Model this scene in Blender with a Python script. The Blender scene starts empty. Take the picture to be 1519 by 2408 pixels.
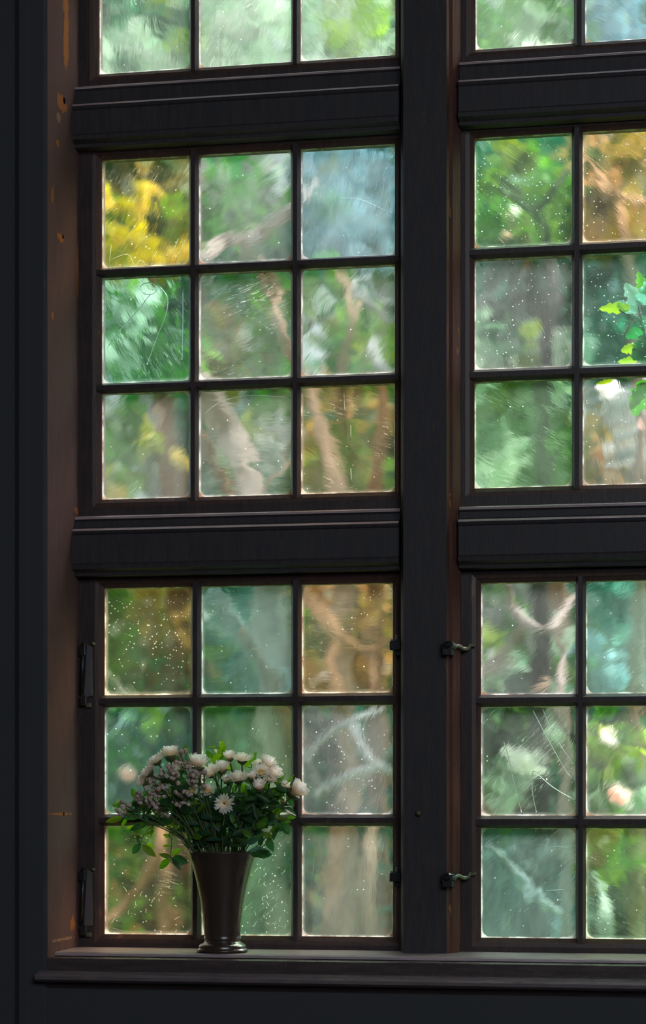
import bpy, bmesh, math, random
from mathutils import Vector, Matrix, noise as mnoise

random.seed(7)
sc = bpy.context.scene
C = sc.collection
PI = math.pi

# ------------------------------------------------------------------ camera
F_PX, CX, HOR = 5200.0, 759.5, 1895.0          # focal length in pixels, centre column, horizon row
YAW = math.atan(F_PX / 27000.0)
CAM = Vector((0.75, -5.60, 1.27))
fwd = Vector((-math.sin(YAW), math.cos(YAW), 0))
rgt = Vector((math.cos(YAW), math.sin(YAW), 0))
UP = Vector((0, 0, 1))

def at(px, py, Y=0.0):
    """measure: the point of the plane y = Y that the photograph shows at (px, py)"""
    d = fwd + rgt * ((px - CX) / F_PX) + UP * ((HOR - py) / F_PX)
    return CAM + d * ((Y - CAM.y) / d.y)

cd = bpy.data.cameras.new('camera')
cam = bpy.data.objects.new('camera', cd); C.objects.link(cam)
cam.location = CAM
cam.rotation_euler = (PI / 2, 0, YAW)
cd.sensor_fit = 'VERTICAL'; cd.sensor_height = 36.0; cd.sensor_width = 24.0
cd.lens = F_PX / 2408 * 36
cd.shift_y = (HOR - 1204) / 2408
cd.clip_end = 200
cd.dof.use_dof = True
cd.dof.focus_distance = 5.58
cd.dof.aperture_fstop = 1.7
sc.camera = cam

# ------------------------------------------------------------------ sky, room fill light, exposure
w = bpy.data.worlds.new('sky'); sc.world = w; w.use_nodes = True
wn = w.node_tree; wn.nodes.clear()
wo = wn.nodes.new('ShaderNodeOutputWorld'); bg = wn.nodes.new('ShaderNodeBackground')
tc = wn.nodes.new('ShaderNodeTexCoord'); sx = wn.nodes.new('ShaderNodeSeparateXYZ')
cr = wn.nodes.new('ShaderNodeValToRGB')
cr.color_ramp.elements[0].position = 0.0; cr.color_ramp.elements[0].color = (0.62, 0.70, 0.74, 1)
cr.color_ramp.elements[1].position = 0.9; cr.color_ramp.elements[1].color = (0.92, 0.98, 1.0, 1)
wn.links.new(tc.outputs['Generated'], sx.inputs[0]); wn.links.new(sx.outputs['Z'], cr.inputs[0])
wn.links.new(cr.outputs[0], bg.inputs[0]); wn.links.new(bg.outputs[0], wo.inputs[0])
bg.inputs[1].default_value = 1.15

sd = bpy.data.lights.new('sun', 'SUN'); sd.energy = 11; sd.angle = math.radians(45); sd.color = (1, 0.94, 0.86)
so = bpy.data.objects.new('sun', sd); C.objects.link(so); so.rotation_euler = Vector((-0.42, -0.50, -0.78)).to_track_quat('-Z', 'Y').to_euler()

ld = bpy.data.lights.new('room_fill_light', 'AREA'); ld.shape = 'RECTANGLE'; ld.size = 3.6; ld.size_y = 2.4  # added fill lamp that lifts the dark interior; no window is modelled there
ld.energy = 135; ld.color = (0.74, 0.88, 1.0)
lo = bpy.data.objects.new('room_fill_light', ld); C.objects.link(lo)
lo.location = (2.6, -6.6, 3.6); lo.rotation_euler = (math.radians(50), 0, math.radians(15))

sc.view_settings.view_transform = 'Standard'; sc.view_settings.look = 'None'
sc.view_settings.gamma = 1.0; sc.view_settings.use_curve_mapping = False
sc.view_settings.exposure = 0.0
cy = sc.cycles
cy.max_bounces = 14; cy.transmission_bounces = 12; cy.diffuse_bounces = 4; cy.glossy_bounces = 4
cy.transparent_max_bounces = 12; cy.caustics_refractive = True; cy.caustics_reflective = False
cy.blur_glossy = 0.6; cy.sample_clamp_indirect = 6
cy.use_denoising = True
try:
    cy.denoiser = 'OPENIMAGEDENOISE'; cy.denoising_input_passes = 'RGB_ALBEDO_NORMAL'; cy.denoising_prefilter = 'ACCURATE'
except Exception: pass

# ------------------------------------------------------------------ helpers
def tag(o, label=None, cat=None, group=None, kind=None):
    if label: o['label'] = label
    if cat: o['category'] = cat
    if group: o['group'] = group
    if kind: o['kind'] = kind
    return o

def empty(name, loc=(0, 0, 0)):
    o = bpy.data.objects.new(name, None); C.objects.link(o); o.location = loc
    o.empty_display_size = 0.05
    return o

class MB:
    """collects verts and faces (world metres) and links them as ONE mesh object"""
    def __init__(s): s.v = []; s.f = []; s.mi = []; s.c = []
    def add(s, vs, fs, mi=0, col=None):
        b = len(s.v); s.v += [tuple(p) for p in vs]
        for f in fs: s.f.append(tuple(b + i for i in f)); s.mi.append(mi); s.c.append(col)
        return b
    def box(s, x0, x1, y0, y1, z0, z1, mi=0):
        vs = [(x, y, z) for z in (z0, z1) for y in (y0, y1) for x in (x0, x1)]
        s.add(vs, [(0, 2, 3, 1), (4, 5, 7, 6), (0, 1, 5, 4), (2, 6, 7, 3), (0, 4, 6, 2), (1, 3, 7, 5)], mi)
    def prism(s, prof, a, b, axis='x', mi=0):
        """closed profile [(y, other)] swept from a to b along axis x (profile y,z) or z (profile x,y)"""
        n = len(prof)
        if axis == 'x': vs = [(a, p[0], p[1]) for p in prof] + [(b, p[0], p[1]) for p in prof]
        else: vs = [(p[0], p[1], a) for p in prof] + [(p[0], p[1], b) for p in prof]
        fs = [(i, (i + 1) % n, n + (i + 1) % n, n + i) for i in range(n)]
        fs += [tuple(range(n - 1, -1, -1)), tuple(range(n, 2 * n))]
        s.add(vs, fs, mi)
    def tube(s, pts, rad, seg=8, mi=0, cap=True, col=None):
        pts = [Vector(p) for p in pts]; n = len(pts)
        if not hasattr(rad, '__len__'): rad = [rad] * n
        prev = None; vs = []
        for i, p in enumerate(pts):
            t = (pts[min(i + 1, n - 1)] - pts[max(i - 1, 0)]).normalized()
            if prev is None:
                a = Vector((0, 0, 1)) if abs(t.z) < 0.9 else Vector((1, 0, 0))
                u = t.cross(a).normalized()
            else:
                u = (prev - t * prev.dot(t)).normalized()
            prev = u; v = t.cross(u)
            for k in range(seg):
                an = 2 * PI * k / seg
                vs.append(p + (u * math.cos(an) + v * math.sin(an)) * rad[i])
        fs = []
        for i in range(n - 1):
            for k in range(seg):
                k2 = (k + 1) % seg
                fs.append((i * seg + k, i * seg + k2, (i + 1) * seg + k2, (i + 1) * seg + k))
        if cap: fs += [tuple(range(seg - 1, -1, -1)), tuple((n - 1) * seg + k for k in range(seg))]
        s.add(vs, fs, mi, col)
    def lathe(s, prof, cx, cy_, seg=48, mi=0):
        vs = []; n = len(prof)
        for r, z in prof:
            for k in range(seg):
                a = 2 * PI * k / seg; vs.append((cx + r * math.cos(a), cy_ + r * math.sin(a), z))
        fs = [(i * seg + k, i * seg + (k + 1) % seg, (i + 1) * seg + (k + 1) % seg, (i + 1) * seg + k)
              for i in range(n - 1) for k in range(seg)]
        s.add(vs, fs, mi)
    def build(s, name, mats, parent=None, smooth=False, bevel=0, fix=False, origin=None):
        me = bpy.data.meshes.new(name)
        vs = s.v
        if origin is not None: vs = [(x - origin[0], y - origin[1], z - origin[2]) for x, y, z in vs]
        me.from_pydata(vs, [], s.f)
        for m in (mats if isinstance(mats, (list, tuple)) else [mats]): me.materials.append(m)
        me.polygons.foreach_set('material_index', s.mi)
        if any(c is not None for c in s.c):
            at_ = me.attributes.new('leaf_col', 'FLOAT_COLOR', 'FACE')
            flat = []
            for c in s.c: flat += list(c or (1, 1, 1)) + [1.0]
            at_.data.foreach_set('color', flat)
        if smooth: me.polygons.foreach_set('use_smooth', [True] * len(me.polygons))
        if fix:
            bm = bmesh.new(); bm.from_mesh(me); bmesh.ops.recalc_face_normals(bm, faces=bm.faces); bm.to_mesh(me); bm.free()
        me.update()
        o = bpy.data.objects.new(name, me); C.objects.link(o)
        if parent is not None: o.parent = parent
        if origin is not None: o.location = origin
        if bevel:
            m = o.modifiers.new('bevel', 'BEVEL'); m.width = bevel; m.segments = 2; m.limit_method = 'ANGLE'
            m.angle_limit = math.radians(40)
        return o

def smooth_path(pts, n=6):
    """Catmull-Rom through points"""
    P = [Vector(p) for p in pts]
    if len(P) < 3: return P
    P = [P[0] * 2 - P[1]] + P + [P[-1] * 2 - P[-2]]
    out = []
    for i in range(1, len(P) - 2):
        for k in range(n):
            t = k / n; a, b, c, d = P[i - 1], P[i], P[i + 1], P[i + 2]
            out.append(0.5 * ((2 * b) + (-a + c) * t + (2 * a - 5 * b + 4 * c - d) * t * t + (-a + 3 * b - 3 * c + d) * t ** 3))
    out.append(P[-2]); return out

def lerp(a, b, t): return a + (b - a) * t

# ------------------------------------------------------------------ materials
class N:
    def __init__(s, name):
        s.m = bpy.data.materials.new(name); s.m.use_nodes = True; s.t = s.m.node_tree; s.t.nodes.clear()
        s.out = s.n('ShaderNodeOutputMaterial')
    def n(s, typ, **kw):
        x = s.t.nodes.new(typ)
        for k, v in kw.items(): setattr(x, k, v)
        return x
    def l(s, a, b): s.t.links.new(a, b)
    def put(s, sock, v):
        if isinstance(v, bpy.types.NodeSocket): s.l(v, sock)
        elif isinstance(v, tuple) and len(v) == 3 and sock.type == 'RGBA': sock.default_value = (*v, 1)
        else: sock.default_value = v
    def math(s, op, a, b=0.0, c=None, clamp=False):
        x = s.n('ShaderNodeMath', operation=op, use_clamp=clamp)
        s.put(x.inputs[0], a); s.put(x.inputs[1], b)
        if c is not None: s.put(x.inputs[2], c)
        return x.outputs[0]
    def mix(s, f, a, b):
        x = s.n('ShaderNodeMix', data_type='RGBA'); s.put(x.inputs[0], f); s.put(x.inputs[6], a); s.put(x.inputs[7], b)
        return x.outputs[2]
    def ramp(s, v, lo_, hi, smooth=True):
        x = s.n('ShaderNodeMapRange', clamp=True)
        if smooth: x.interpolation_type = 'SMOOTHSTEP'
        s.put(x.inputs[0], v); s.put(x.inputs[1], lo_); s.put(x.inputs[2], hi)
        return x.outputs[0]
    def coords(s, scale=(1, 1, 1), loc=None):
        g = s.n('ShaderNodeNewGeometry'); m = s.n('ShaderNodeVectorMath', operation='MULTIPLY')
        s.l(g.outputs['Position'], m.inputs[0]); m.inputs[1].default_value = scale
        if loc is None: return m.outputs[0]
        a = s.n('ShaderNodeVectorMath', operation='ADD'); s.l(m.outputs[0], a.inputs[0]); s.put(a.inputs[1], loc)
        return a.outputs[0]
    def noise(s, vec, scale, detail=3, rough=0.5, dist=0.0):
        x = s.n('ShaderNodeTexNoise'); s.put(x.inputs['Vector'], vec); s.put(x.inputs['Scale'], scale)
        x.inputs['Detail'].default_value = detail; x.inputs['Roughness'].default_value = rough
        x.inputs['Distortion'].default_value = dist
        return x.outputs[0]
    def bump(s, h, dist, strength=1.0, normal=None):
        x = s.n('ShaderNodeBump'); s.put(x.inputs['Height'], h); s.put(x.inputs['Distance'], dist); s.put(x.inputs['Strength'], strength)
        if normal is not None: s.l(normal, x.inputs['Normal'])
        return x.outputs[0]
    def pbr(s, col, rough=0.5, metal=0.0, spec=0.5, normal=None, coat=0.0):
        p = s.n('ShaderNodeBsdfPrincipled'); s.put(p.inputs['Base Color'], col); s.put(p.inputs['Roughness'], rough)
        p.inputs['Metallic'].default_value = metal; p.inputs['Specular IOR Level'].default_value = spec
        if coat: p.inputs['Coat Weight'].default_value = coat; p.inputs['Coat Roughness'].default_value = 0.15
        if normal is not None: s.l(normal, p.inputs['Normal'])
        return p.outputs[0]
    def fin(s, sh): s.l(sh, s.out.inputs[0]); return s.m

def wood_paint(name, base, dark, worn=None, wornamt=0.0, rough=0.42, grain=(14, 14, 2), spec=0.5, extra=None):
    n = N(name); v = n.coords(grain)
    g = n.noise(v, 6, 5, 0.6)
    col = n.mix(n.ramp(g, 0.3, 0.7), dark, base)
    if worn:
        k = n.noise(n.coords((26, 26, 7)), 1.0, 6, 0.62)
        col = n.mix(n.ramp(k, 0.72 - wornamt, 0.76 - wornamt), col, worn)
    if extra: col = extra(n, col)
    fine = n.noise(n.coords((60, 60, 14)), 5, 4, 0.6)
    return n.fin(n.pbr(col, n.math('MULTIPLY_ADD', g, 0.2, rough - 0.1), 0, spec, n.bump(fine, 0.0012, 0.5)))

M = {}
M['sash'] = wood_paint('dark_brown_sash_paint', (0.075, 0.05, 0.046), (0.05, 0.036, 0.036), (0.16, 0.075, 0.04), 0.035, 0.40, spec=0.25)
M['bead'] = wood_paint('reddish_brown_putty_bead', (0.11, 0.055, 0.042), (0.07, 0.042, 0.036), (0.22, 0.10, 0.05), 0.05, 0.4, spec=0.35)
M['beam'] = wood_paint('dark_beam_paint', (0.066, 0.052, 0.052), (0.048, 0.042, 0.046), (0.12, 0.06, 0.04), 0.01, 0.5, spec=0.2)
M['sill'] = wood_paint('worn_sill_paint', (0.10, 0.066, 0.060), (0.065, 0.046, 0.044), (0.2, 0.1, 0.06), 0.03, 0.27, (2, 14, 14), 0.9)
M['silltop'] = wood_paint('pale_edge_highlight', (0.50, 0.36, 0.36), (0.36, 0.27, 0.275), (0.12, 0.07, 0.055), 0.0, 0.33, (2, 14, 14), 0.7)  # bright edge highlight put into the base colour, with darker worn spots
M['ledgetop'] = wood_paint('ledge_edge_highlight', (0.19, 0.135, 0.14), (0.13, 0.10, 0.105), (0.10, 0.06, 0.05), 0.0, 0.3, (2, 14, 14), 0.8)  # ledge's lit strip painted in as a lighter colour, darker worn spots on it
M['wall'] = None
def jamb_extra(n, col):
    v = n.coords()
    wob = n.noise(n.coords((30, 30, 12)), 1.6, 5, 0.65)
    for (p, rx, rz, c, th) in JAMB_MARKS:
        sub = n.n('ShaderNodeVectorMath', operation='SUBTRACT'); n.l(v, sub.inputs[0]); sub.inputs[1].default_value = p
        mul = n.n('ShaderNodeVectorMath', operation='MULTIPLY'); n.l(sub.outputs[0], mul.inputs[0]); mul.inputs[1].default_value = (0, 1 / rx, 1 / rz)
        ln = n.n('ShaderNodeVectorMath', operation='LENGTH'); n.l(mul.outputs[0], ln.inputs[0])
        f = n.math('MULTIPLY_ADD', wob, 1.7, n.math('SUBTRACT', 0.25, ln.outputs['Value']))
        col = n.mix(n.math('MULTIPLY', n.ramp(f, th, th + 0.12), 0.85), col, c)
    return col
XJ = at(108, 1000, -0.28).x                      # x of the jamb face
def on_jamb(px, py):
    d = fwd + rgt * ((px - CX) / F_PX) + UP * ((HOR - py) / F_PX)
    p = CAM + d * ((XJ - CAM.x) / d.x)
    return (p.x, p.y, p.z)
ORANGE = (0.42, 0.15, 0.05); TAN = (0.34, 0.20, 0.12)
JAMB_MARKS = [
    (on_jamb(155, 60), 0.03, 0.16, ORANGE, 0.35), (on_jamb(146, 243), 0.05, 0.028, ORANGE, 0.25),
    (on_jamb(137, 275), 0.03, 0.02, TAN, 0.45), (on_jamb(135, 335), 0.03, 0.014, ORANGE, 0.5),
    (on_jamb(123, 455), 0.02, 0.04, ORANGE, 0.5), (on_jamb(143, 559), 0.045, 0.016, ORANGE, 0.4),
    (on_jamb(183, 640), 0.014, 0.16, ORANGE, 0.45), (on_jamb(124, 740), 0.018, 0.022, ORANGE, 0.5),
    (on_jamb(180, 1200), 0.04, 0.02, ORANGE, 0.5), (on_jamb(145, 1914), 0.14, 0.005, ORANGE, 0.35),
    (on_jamb(172, 2172), 0.035, 0.03, ORANGE, 0.45), (on_jamb(150, 2208), 0.13, 0.006, TAN, 0.4)]
M['jamb'] = wood_paint('worn_brown_jamb_paint', (0.165, 0.094, 0.086), (0.125, 0.080, 0.078), (0.28, 0.12, 0.05), -0.02, 0.6, (20, 20, 1.4), 0.0, jamb_extra)
M['moulding'] = wood_paint('worn_moulding_paint', (0.15, 0.060, 0.045), (0.095, 0.048, 0.038), (0.46, 0.19, 0.045), 0.075, 0.55, (14, 14, 1.2), 0.05)
n = N('dark_plaster'); g = n.noise(n.coords(), 3.5, 5, 0.6)
M['wall'] = n.fin(n.pbr(n.mix(g, (0.058, 0.057, 0.060), (0.070, 0.067, 0.068)), 0.85, 0, 0.2, n.bump(n.noise(n.coords(), 60, 4), 0.002, 0.4)))
n = N('oak_floor'); v = n.coords((1, 8, 1)); g = n.noise(v, 3, 5, 0.6)
M['floor'] = n.fin(n.pbr(n.mix(g, (0.05, 0.035, 0.025), (0.09, 0.06, 0.04)), 0.5))
n = N('dark_iron'); g = n.noise(n.coords(), 120, 4)
M['iron'] = n.fin(n.pbr(n.mix(g, (0.03, 0.03, 0.034), (0.06, 0.055, 0.055)), 0.35, 0.6, 0.5, n.bump(g, 0.001, 0.4)))
n = N('hinge_grey'); g = n.noise(n.coords(), 90, 4)
M['hingegrey'] = n.fin(n.pbr(n.mix(g, (0.10, 0.095, 0.10), (0.16, 0.15, 0.15)), 0.45, 0.2))
n = N('aged_brass'); g = n.noise(n.coords(), 90, 4)
M['brass'] = n.fin(n.pbr(n.mix(g, (0.10, 0.15, 0.11), (0.22, 0.18, 0.09)), 0.45, 0.4))
n = N('hole_black'); M['hole'] = n.fin(n.pbr((0.004, 0.003, 0.003), 0.9, 0, 0.0))
n = N('glazed_dark_vase'); g = n.noise(n.coords((30, 30, 5)), 2, 4)
M['vase'] = n.fin(n.pbr(n.mix(g, (0.055, 0.036, 0.028), (0.085, 0.055, 0.04)), n.math('MULTIPLY_ADD', g, 0.12, 0.22), 0.15, 0.6, n.bump(g, 0.001, 0.25), coat=0.35))
n = N('lawn'); g = n.noise(n.coords(), 1.2, 6, 0.6)
M['lawn'] = n.fin(n.pbr(n.mix(g, (0.05, 0.11, 0.03), (0.14, 0.2, 0.06)), 0.9, 0, 0.1, n.bump(n.noise(n.coords(), 40, 4), 0.03, 0.8)))
n = N('house_render'); M['outer'] = n.fin(n.pbr((0.35, 0.33, 0.3), 0.9))

def leaf_mat(name, trans=0.4, sat=1.0, rough=0.45, spec=0.35):
    n = N(name); a = n.n('ShaderNodeAttribute', attribute_name='leaf_col')
    v = n.noise(n.coords(), 45, 3)
    hs = n.n('ShaderNodeHueSaturation'); hs.inputs['Saturation'].default_value = sat
    n.put(hs.inputs['Value'], n.math('MULTIPLY_ADD', v, 0.5, 0.75)); n.l(a.outputs['Color'], hs.inputs['Color'])
    p = n.pbr(hs.outputs[0], rough, 0, spec)
    t = n.n('ShaderNodeBsdfTranslucent')
    h2 = n.n('ShaderNodeHueSaturation'); h2.inputs['Saturation'].default_value = 1.1; h2.inputs['Value'].default_value = 1.5
    n.l(hs.outputs[0], h2.inputs['Color']); n.l(h2.outputs[0], t.inputs['Color'])
    mx = n.n('ShaderNodeMixShader'); mx.inputs[0].default_value = trans; n.l(p, mx.inputs[1]); n.l(t.outputs[0], mx.inputs[2])
    return n.fin(mx.outputs[0])
M['garden_leaf'] = leaf_mat('garden_leaves', 0.40, 1.22)
M['sprig_leaf'] = leaf_mat('sprig_leaves', 0.52, 1.05, 0.38, 0.4)
M['petal'] = leaf_mat('petals', 0.6, 1.0, 0.6, 0.2)
def bark(name, a, b):
    n = N(name); g = n.noise(n.coords((6, 6, 2)), 2.2, 6, 0.65)
    return n.fin(n.pbr(n.mix(n.ramp(g, 0.35, 0.65), a, b), 0.85, 0, 0.2, n.bump(g, 0.03, 0.7)))
M['bark_pale'] = bark('pale_bark', (0.62, 0.50, 0.46), (0.40, 0.30, 0.26))
M['bark_tan'] = bark('tan_bark', (0.60, 0.40, 0.28), (0.38, 0.25, 0.17))
M['bark_brown'] = bark('brown_bark', (0.36, 0.19, 0.09), (0.22, 0.13, 0.07))
M['bark_grey'] = bark('grey_bark', (0.60, 0.62, 0.62), (0.36, 0.38, 0.38))
M['bark_dark'] = bark('dark_bark', (0.07, 0.06, 0.045), (0.04, 0.04, 0.035))
n = N('fresh_stem'); M['stem'] = n.fin(n.pbr(n.mix(n.noise(n.coords(), 40, 3), (0.05, 0.09, 0.02), (0.12, 0.13, 0.04)), 0.5))
n = N('flower_heart'); M['heart'] = n.fin(n.pbr(n.mix(n.noise(n.coords(), 300, 3), (0.75, 0.42, 0.06), (0.8, 0.62, 0.15)), 0.7))
n = N('mauve_bud'); g = n.noise(n.coords(), 160, 3)
b_ = n.pbr(n.mix(n.ramp(g, 0.35, 0.65), (0.66, 0.46, 0.37), (0.94, 0.80, 0.70)), 0.65, 0, 0.2)
t_ = n.n('ShaderNodeBsdfTranslucent'); t_.inputs[0].default_value = (0.8, 0.55, 0.52, 1)
m_ = n.n('ShaderNodeMixShader'); m_.inputs[0].default_value = 0.3; n.l(b_, m_.inputs[1]); n.l(t_.outputs[0], m_.inputs[2])
M['bud'] = n.fin(m_.outputs[0])

def glass_mat(name, outer):
    """old hand-made pane: wavy faces; its outer face carries grime, edge dirt and rain specks"""
    n = N(name)
    aa = n.n('ShaderNodeAttribute', attribute_name='pane_a'); s1 = n.n('ShaderNodeSeparateColor'); n.l(aa.outputs['Color'], s1.inputs[0])
    haze, specks, wob = s1.outputs[0], s1.outputs[1], s1.outputs[2]; scratch = aa.outputs['Alpha']
    ab = n.n('ShaderNodeAttribute', attribute_name='pane_b'); tint = ab.outputs['Color']; seed = ab.outputs['Alpha']
    g = n.n('ShaderNodeNewGeometry')
    off = n.n('ShaderNodeCombineXYZ'); n.l(seed, off.inputs[0]); n.l(n.math('MULTIPLY', seed, 1.7), off.inputs[1]); n.l(n.math('MULTIPLY', seed, -2.3), off.inputs[2])
    ad = n.n('ShaderNodeVectorMath', operation='ADD'); n.l(g.outputs['Position'], ad.inputs[0]); n.l(off.outputs[0], ad.inputs[1])
    def sc_(v, k):
        m = n.n('ShaderNodeVectorMath', operation='MULTIPLY'); n.l(v, m.inputs[0]); m.inputs[1].default_value = k; return m.outputs[0]
    pos = ad.outputs[0]
    rot = n.n('ShaderNodeVectorRotate', rotation_type='Y_AXIS'); n.l(pos, rot.inputs['Vector']); n.l(n.math('MULTIPLY', seed, 0.37), rot.inputs['Angle'])
    pr = rot.outputs[0]
    lowf = n.noise(sc_(pr, (5.5, 40, 7.5)), 1.0, 1.5, 0.5, 0.4)
    medf = n.noise(sc_(pr, (11, 60, 34)), 1.0, 3, 0.55, 1.2)
    rain = n.noise(sc_(pos, (60, 60, 16)), 1.0, 3, 0.6, 0.6)
    hgt = n.math('ADD', n.math('MULTIPLY', lowf, 0.0018), n.math('MULTIPLY', medf, 0.00008))
    hgt = n.math('ADD', hgt, n.math('MULTIPLY', rain, 0.000008))
    h2 = n.math('MULTIPLY', hgt, wob)
    nrm = n.bump(h2, 1.0, 1.0)
    gl = n.n('ShaderNodeBsdfGlass'); gl.inputs['IOR'].default_value = 1.45; gl.inputs['Roughness'].default_value = 0.0
    n.l(nrm, gl.inputs['Normal'])
    sq = n.mix(0.55, (1, 1, 1), tint)
    n.l(sq, gl.inputs['Color'])
    if not outer: return n.fin(gl.outputs[0])
    # distance to the putty line, with rounded corners
    u1 = n.n('ShaderNodeUVMap', uv_map='from_low'); u2 = n.n('ShaderNodeUVMap', uv_map='from_high')
    mn = n.n('ShaderNodeVectorMath', operation='MINIMUM'); n.l(u1.outputs[0], mn.inputs[0]); n.l(u2.outputs[0], mn.inputs[1])
    R = 0.022
    sb = n.n('ShaderNodeVectorMath', operation='SUBTRACT'); sb.inputs[0].default_value = (R, R, 0); n.l(mn.outputs[0], sb.inputs[1])
    mx = n.n('ShaderNodeVectorMath', operation='MAXIMUM'); n.l(sb.outputs[0], mx.inputs[0]); mx.inputs[1].default_value = (0, 0, 0)
    ml = n.n('ShaderNodeVectorMath', operation='MULTIPLY'); n.l(mx.outputs[0], ml.inputs[0]); ml.inputs[1].default_value = (1, 1, 0)
    ln = n.n('ShaderNodeVectorMath', operation='LENGTH'); n.l(ml.outputs[0], ln.inputs[0])
    d0 = n.math('SUBTRACT', R, ln.outputs['Value'])
    wn_ = n.noise(sc_(pos, (30, 30, 30)), 1.0, 3, 0.5)
    d = n.math('MULTIPLY_ADD', n.math('SUBTRACT', wn_, 0.5), 0.008, d0)
    rim = n.math('SUBTRACT', 1.0, n.ramp(d, 0.0008, 0.0042))            # bright dirt line along the putty
    soft = n.math('MULTIPLY', n.math('SUBTRACT', 1.0, n.ramp(d, 0.0, 0.016)), 0.16)
    crust = n.math('SUBTRACT', 1.0, n.ramp(d0, 0.0006, 0.0022))
    # grime
    gn = n.noise(sc_(pos, (7, 7, 5)), 1.0, 4, 0.6, 0.8)
    gv = n.noise(sc_(pos, (55, 55, 7)), 1.0, 3, 0.6)
    grime = n.math('MULTIPLY', haze, n.math('ADD', n.math('MULTIPLY', n.ramp(gn, 0.3, 0.72), 0.8), n.math('MULTIPLY_ADD', gv, 0.4, 0.28)))
    # specks: dried rain drops, only some cells carry one
    vo = n.n('ShaderNodeTexVoronoi', feature='F1'); vo.inputs['Scale'].default_value = 1.0
    vd = n.noise(sc_(pos, (18, 18, 18)), 1.0, 2)
    n.l(sc_(pos, (125, 0.0, 145)), vo.inputs['Vector'])
    rs = n.n('ShaderNodeSeparateColor'); n.l(vo.outputs['Color'], rs.inputs[0])
    size = n.math('MULTIPLY_ADD', rs.outputs[1], 0.18, 0.10)
    dot = n.math('SUBTRACT', 1.0, n.ramp(n.math('DIVIDE', vo.outputs['Distance'], size), 0.6, 1.1))
    patch = n.ramp(n.noise(sc_(pos, (6, 6, 6)), 1.0, 2), 0.3, 0.65)
    has = n.math('LESS_THAN', rs.outputs[0], n.math('MULTIPLY', specks, n.math('MULTIPLY_ADD', patch, 0.6, 0.35)))
    dots = n.math('MULTIPLY', dot, n.math('MULTIPLY', has, n.math('MULTIPLY_ADD', rs.outputs[2], 0.5, 0.22)))
    # fine scratches and runs
    wv = n.noise(sc_(pr, (6, 60, 110)), 1.0, 2, 0.5, 1.6)
    sl = n.math('ABSOLUTE', n.math('SUBTRACT', wv, 0.52))
    ss = n.math('MULTIPLY', n.math('SUBTRACT', 1.0, n.ramp(sl, 0.0, 0.012)), n.ramp(n.noise(sc_(pos, (8, 8, 8)), 1.0, 2), 0.5, 0.62))
    scr = n.math('MULTIPLY', ss, n.math('MULTIPLY', scratch, 0.55))
    fac = n.math('MAXIMUM', n.math('MAXIMUM', grime, soft), n.math('MAXIMUM', n.math('MULTIPLY', rim, 0.62), n.math('MAXIMUM', dots, scr)))
    tr = n.n('ShaderNodeBsdfTranslucent')
    dc = n.mix(0.62, (0.93, 0.95, 0.96), tint)
    dc = n.mix(n.math('MULTIPLY', rim, 0.85), dc, (1.0, 0.92, 0.88))
    dc = n.mix(dots, dc, (1, 1, 1))
    dc = n.mix(n.math('MULTIPLY', crust, n.ramp(wn_, 0.35, 0.6)), dc, (0.40, 0.20, 0.12))
    n.l(dc, tr.inputs[0])
    mxs = n.n('ShaderNodeMixShader'); n.l(fac, mxs.inputs[0]); n.l(gl.outputs[0], mxs.inputs[1]); n.l(tr.outputs[0], mxs.inputs[2])
    return n.fin(mxs.outputs[0])
M['glass_in'] = glass_mat('old_glass_room_face', False)
M['glass_out'] = glass_mat('old_glass_weather_face', True)

# ------------------------------------------------------------------ the window wall
WF = -0.28                                        # room face of the wall
def wx(px, Y=0.0, py=1200): return at(px, py, Y).x
def wz(py, px=760, Y=0.0): return at(px, py, Y).z
X_R = wx(1945)                                    # right end of the opening, outside the frame
Z_SILL = at(523, 2238, -0.12).z
Z_HEAD = 4.05
Z_CEIL = 4.5
RX0, RX1, RY0 = -2.6, 4.6, -8.0

b = MB()
b.box(RX0 - .2, XJ - 0.045, WF, 0.12, -0.2, Z_CEIL); b.box(X_R + 0.045, RX1 + .2, WF, 0.12, -0.2, Z_CEIL)
b.box(XJ - 0.045, X_R + 0.045, WF, 0.12, -0.2, at(760, 2300, WF - 0.040).z); b.box(XJ - 0.045, X_R + 0.045, WF, 0.12, Z_HEAD + 0.04, Z_CEIL)
o = b.build('wall_front', [M['wall']]); tag(o, 'dark plaster wall around the tall window', 'wall', kind='structure')
def slab(name, box, m, label, cat):
    b = MB(); b.box(*box); o = b.build(name, m); tag(o, label, cat, kind='structure'); return o
slab('wall_left', (RX0 - .2, RX0, RY0, WF, 0, Z_CEIL), M['wall'], 'dark plaster side wall at the left of the room', 'wall')
slab('wall_right', (RX1, RX1 + .2, RY0, WF, 0, Z_CEIL), M['wall'], 'dark plaster side wall at the right of the room', 'wall')
slab('wall_back', (RX0 - .2, RX1 + .2, RY0 - .2, RY0, 0, Z_CEIL), M['wall'], 'dark plaster wall opposite the window', 'wall')
slab('floor', (RX0 - .2, RX1 + .2, RY0, WF, -0.1, 0), M['floor'], 'dark oak board floor of the room', 'floor')
slab('ceiling', (RX0 - .2, RX1 + .2, RY0 - .2, 0.12, Z_CEIL, Z_CEIL + .15), M['wall'], 'dark plaster ceiling of the room', 'ceiling')

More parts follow.
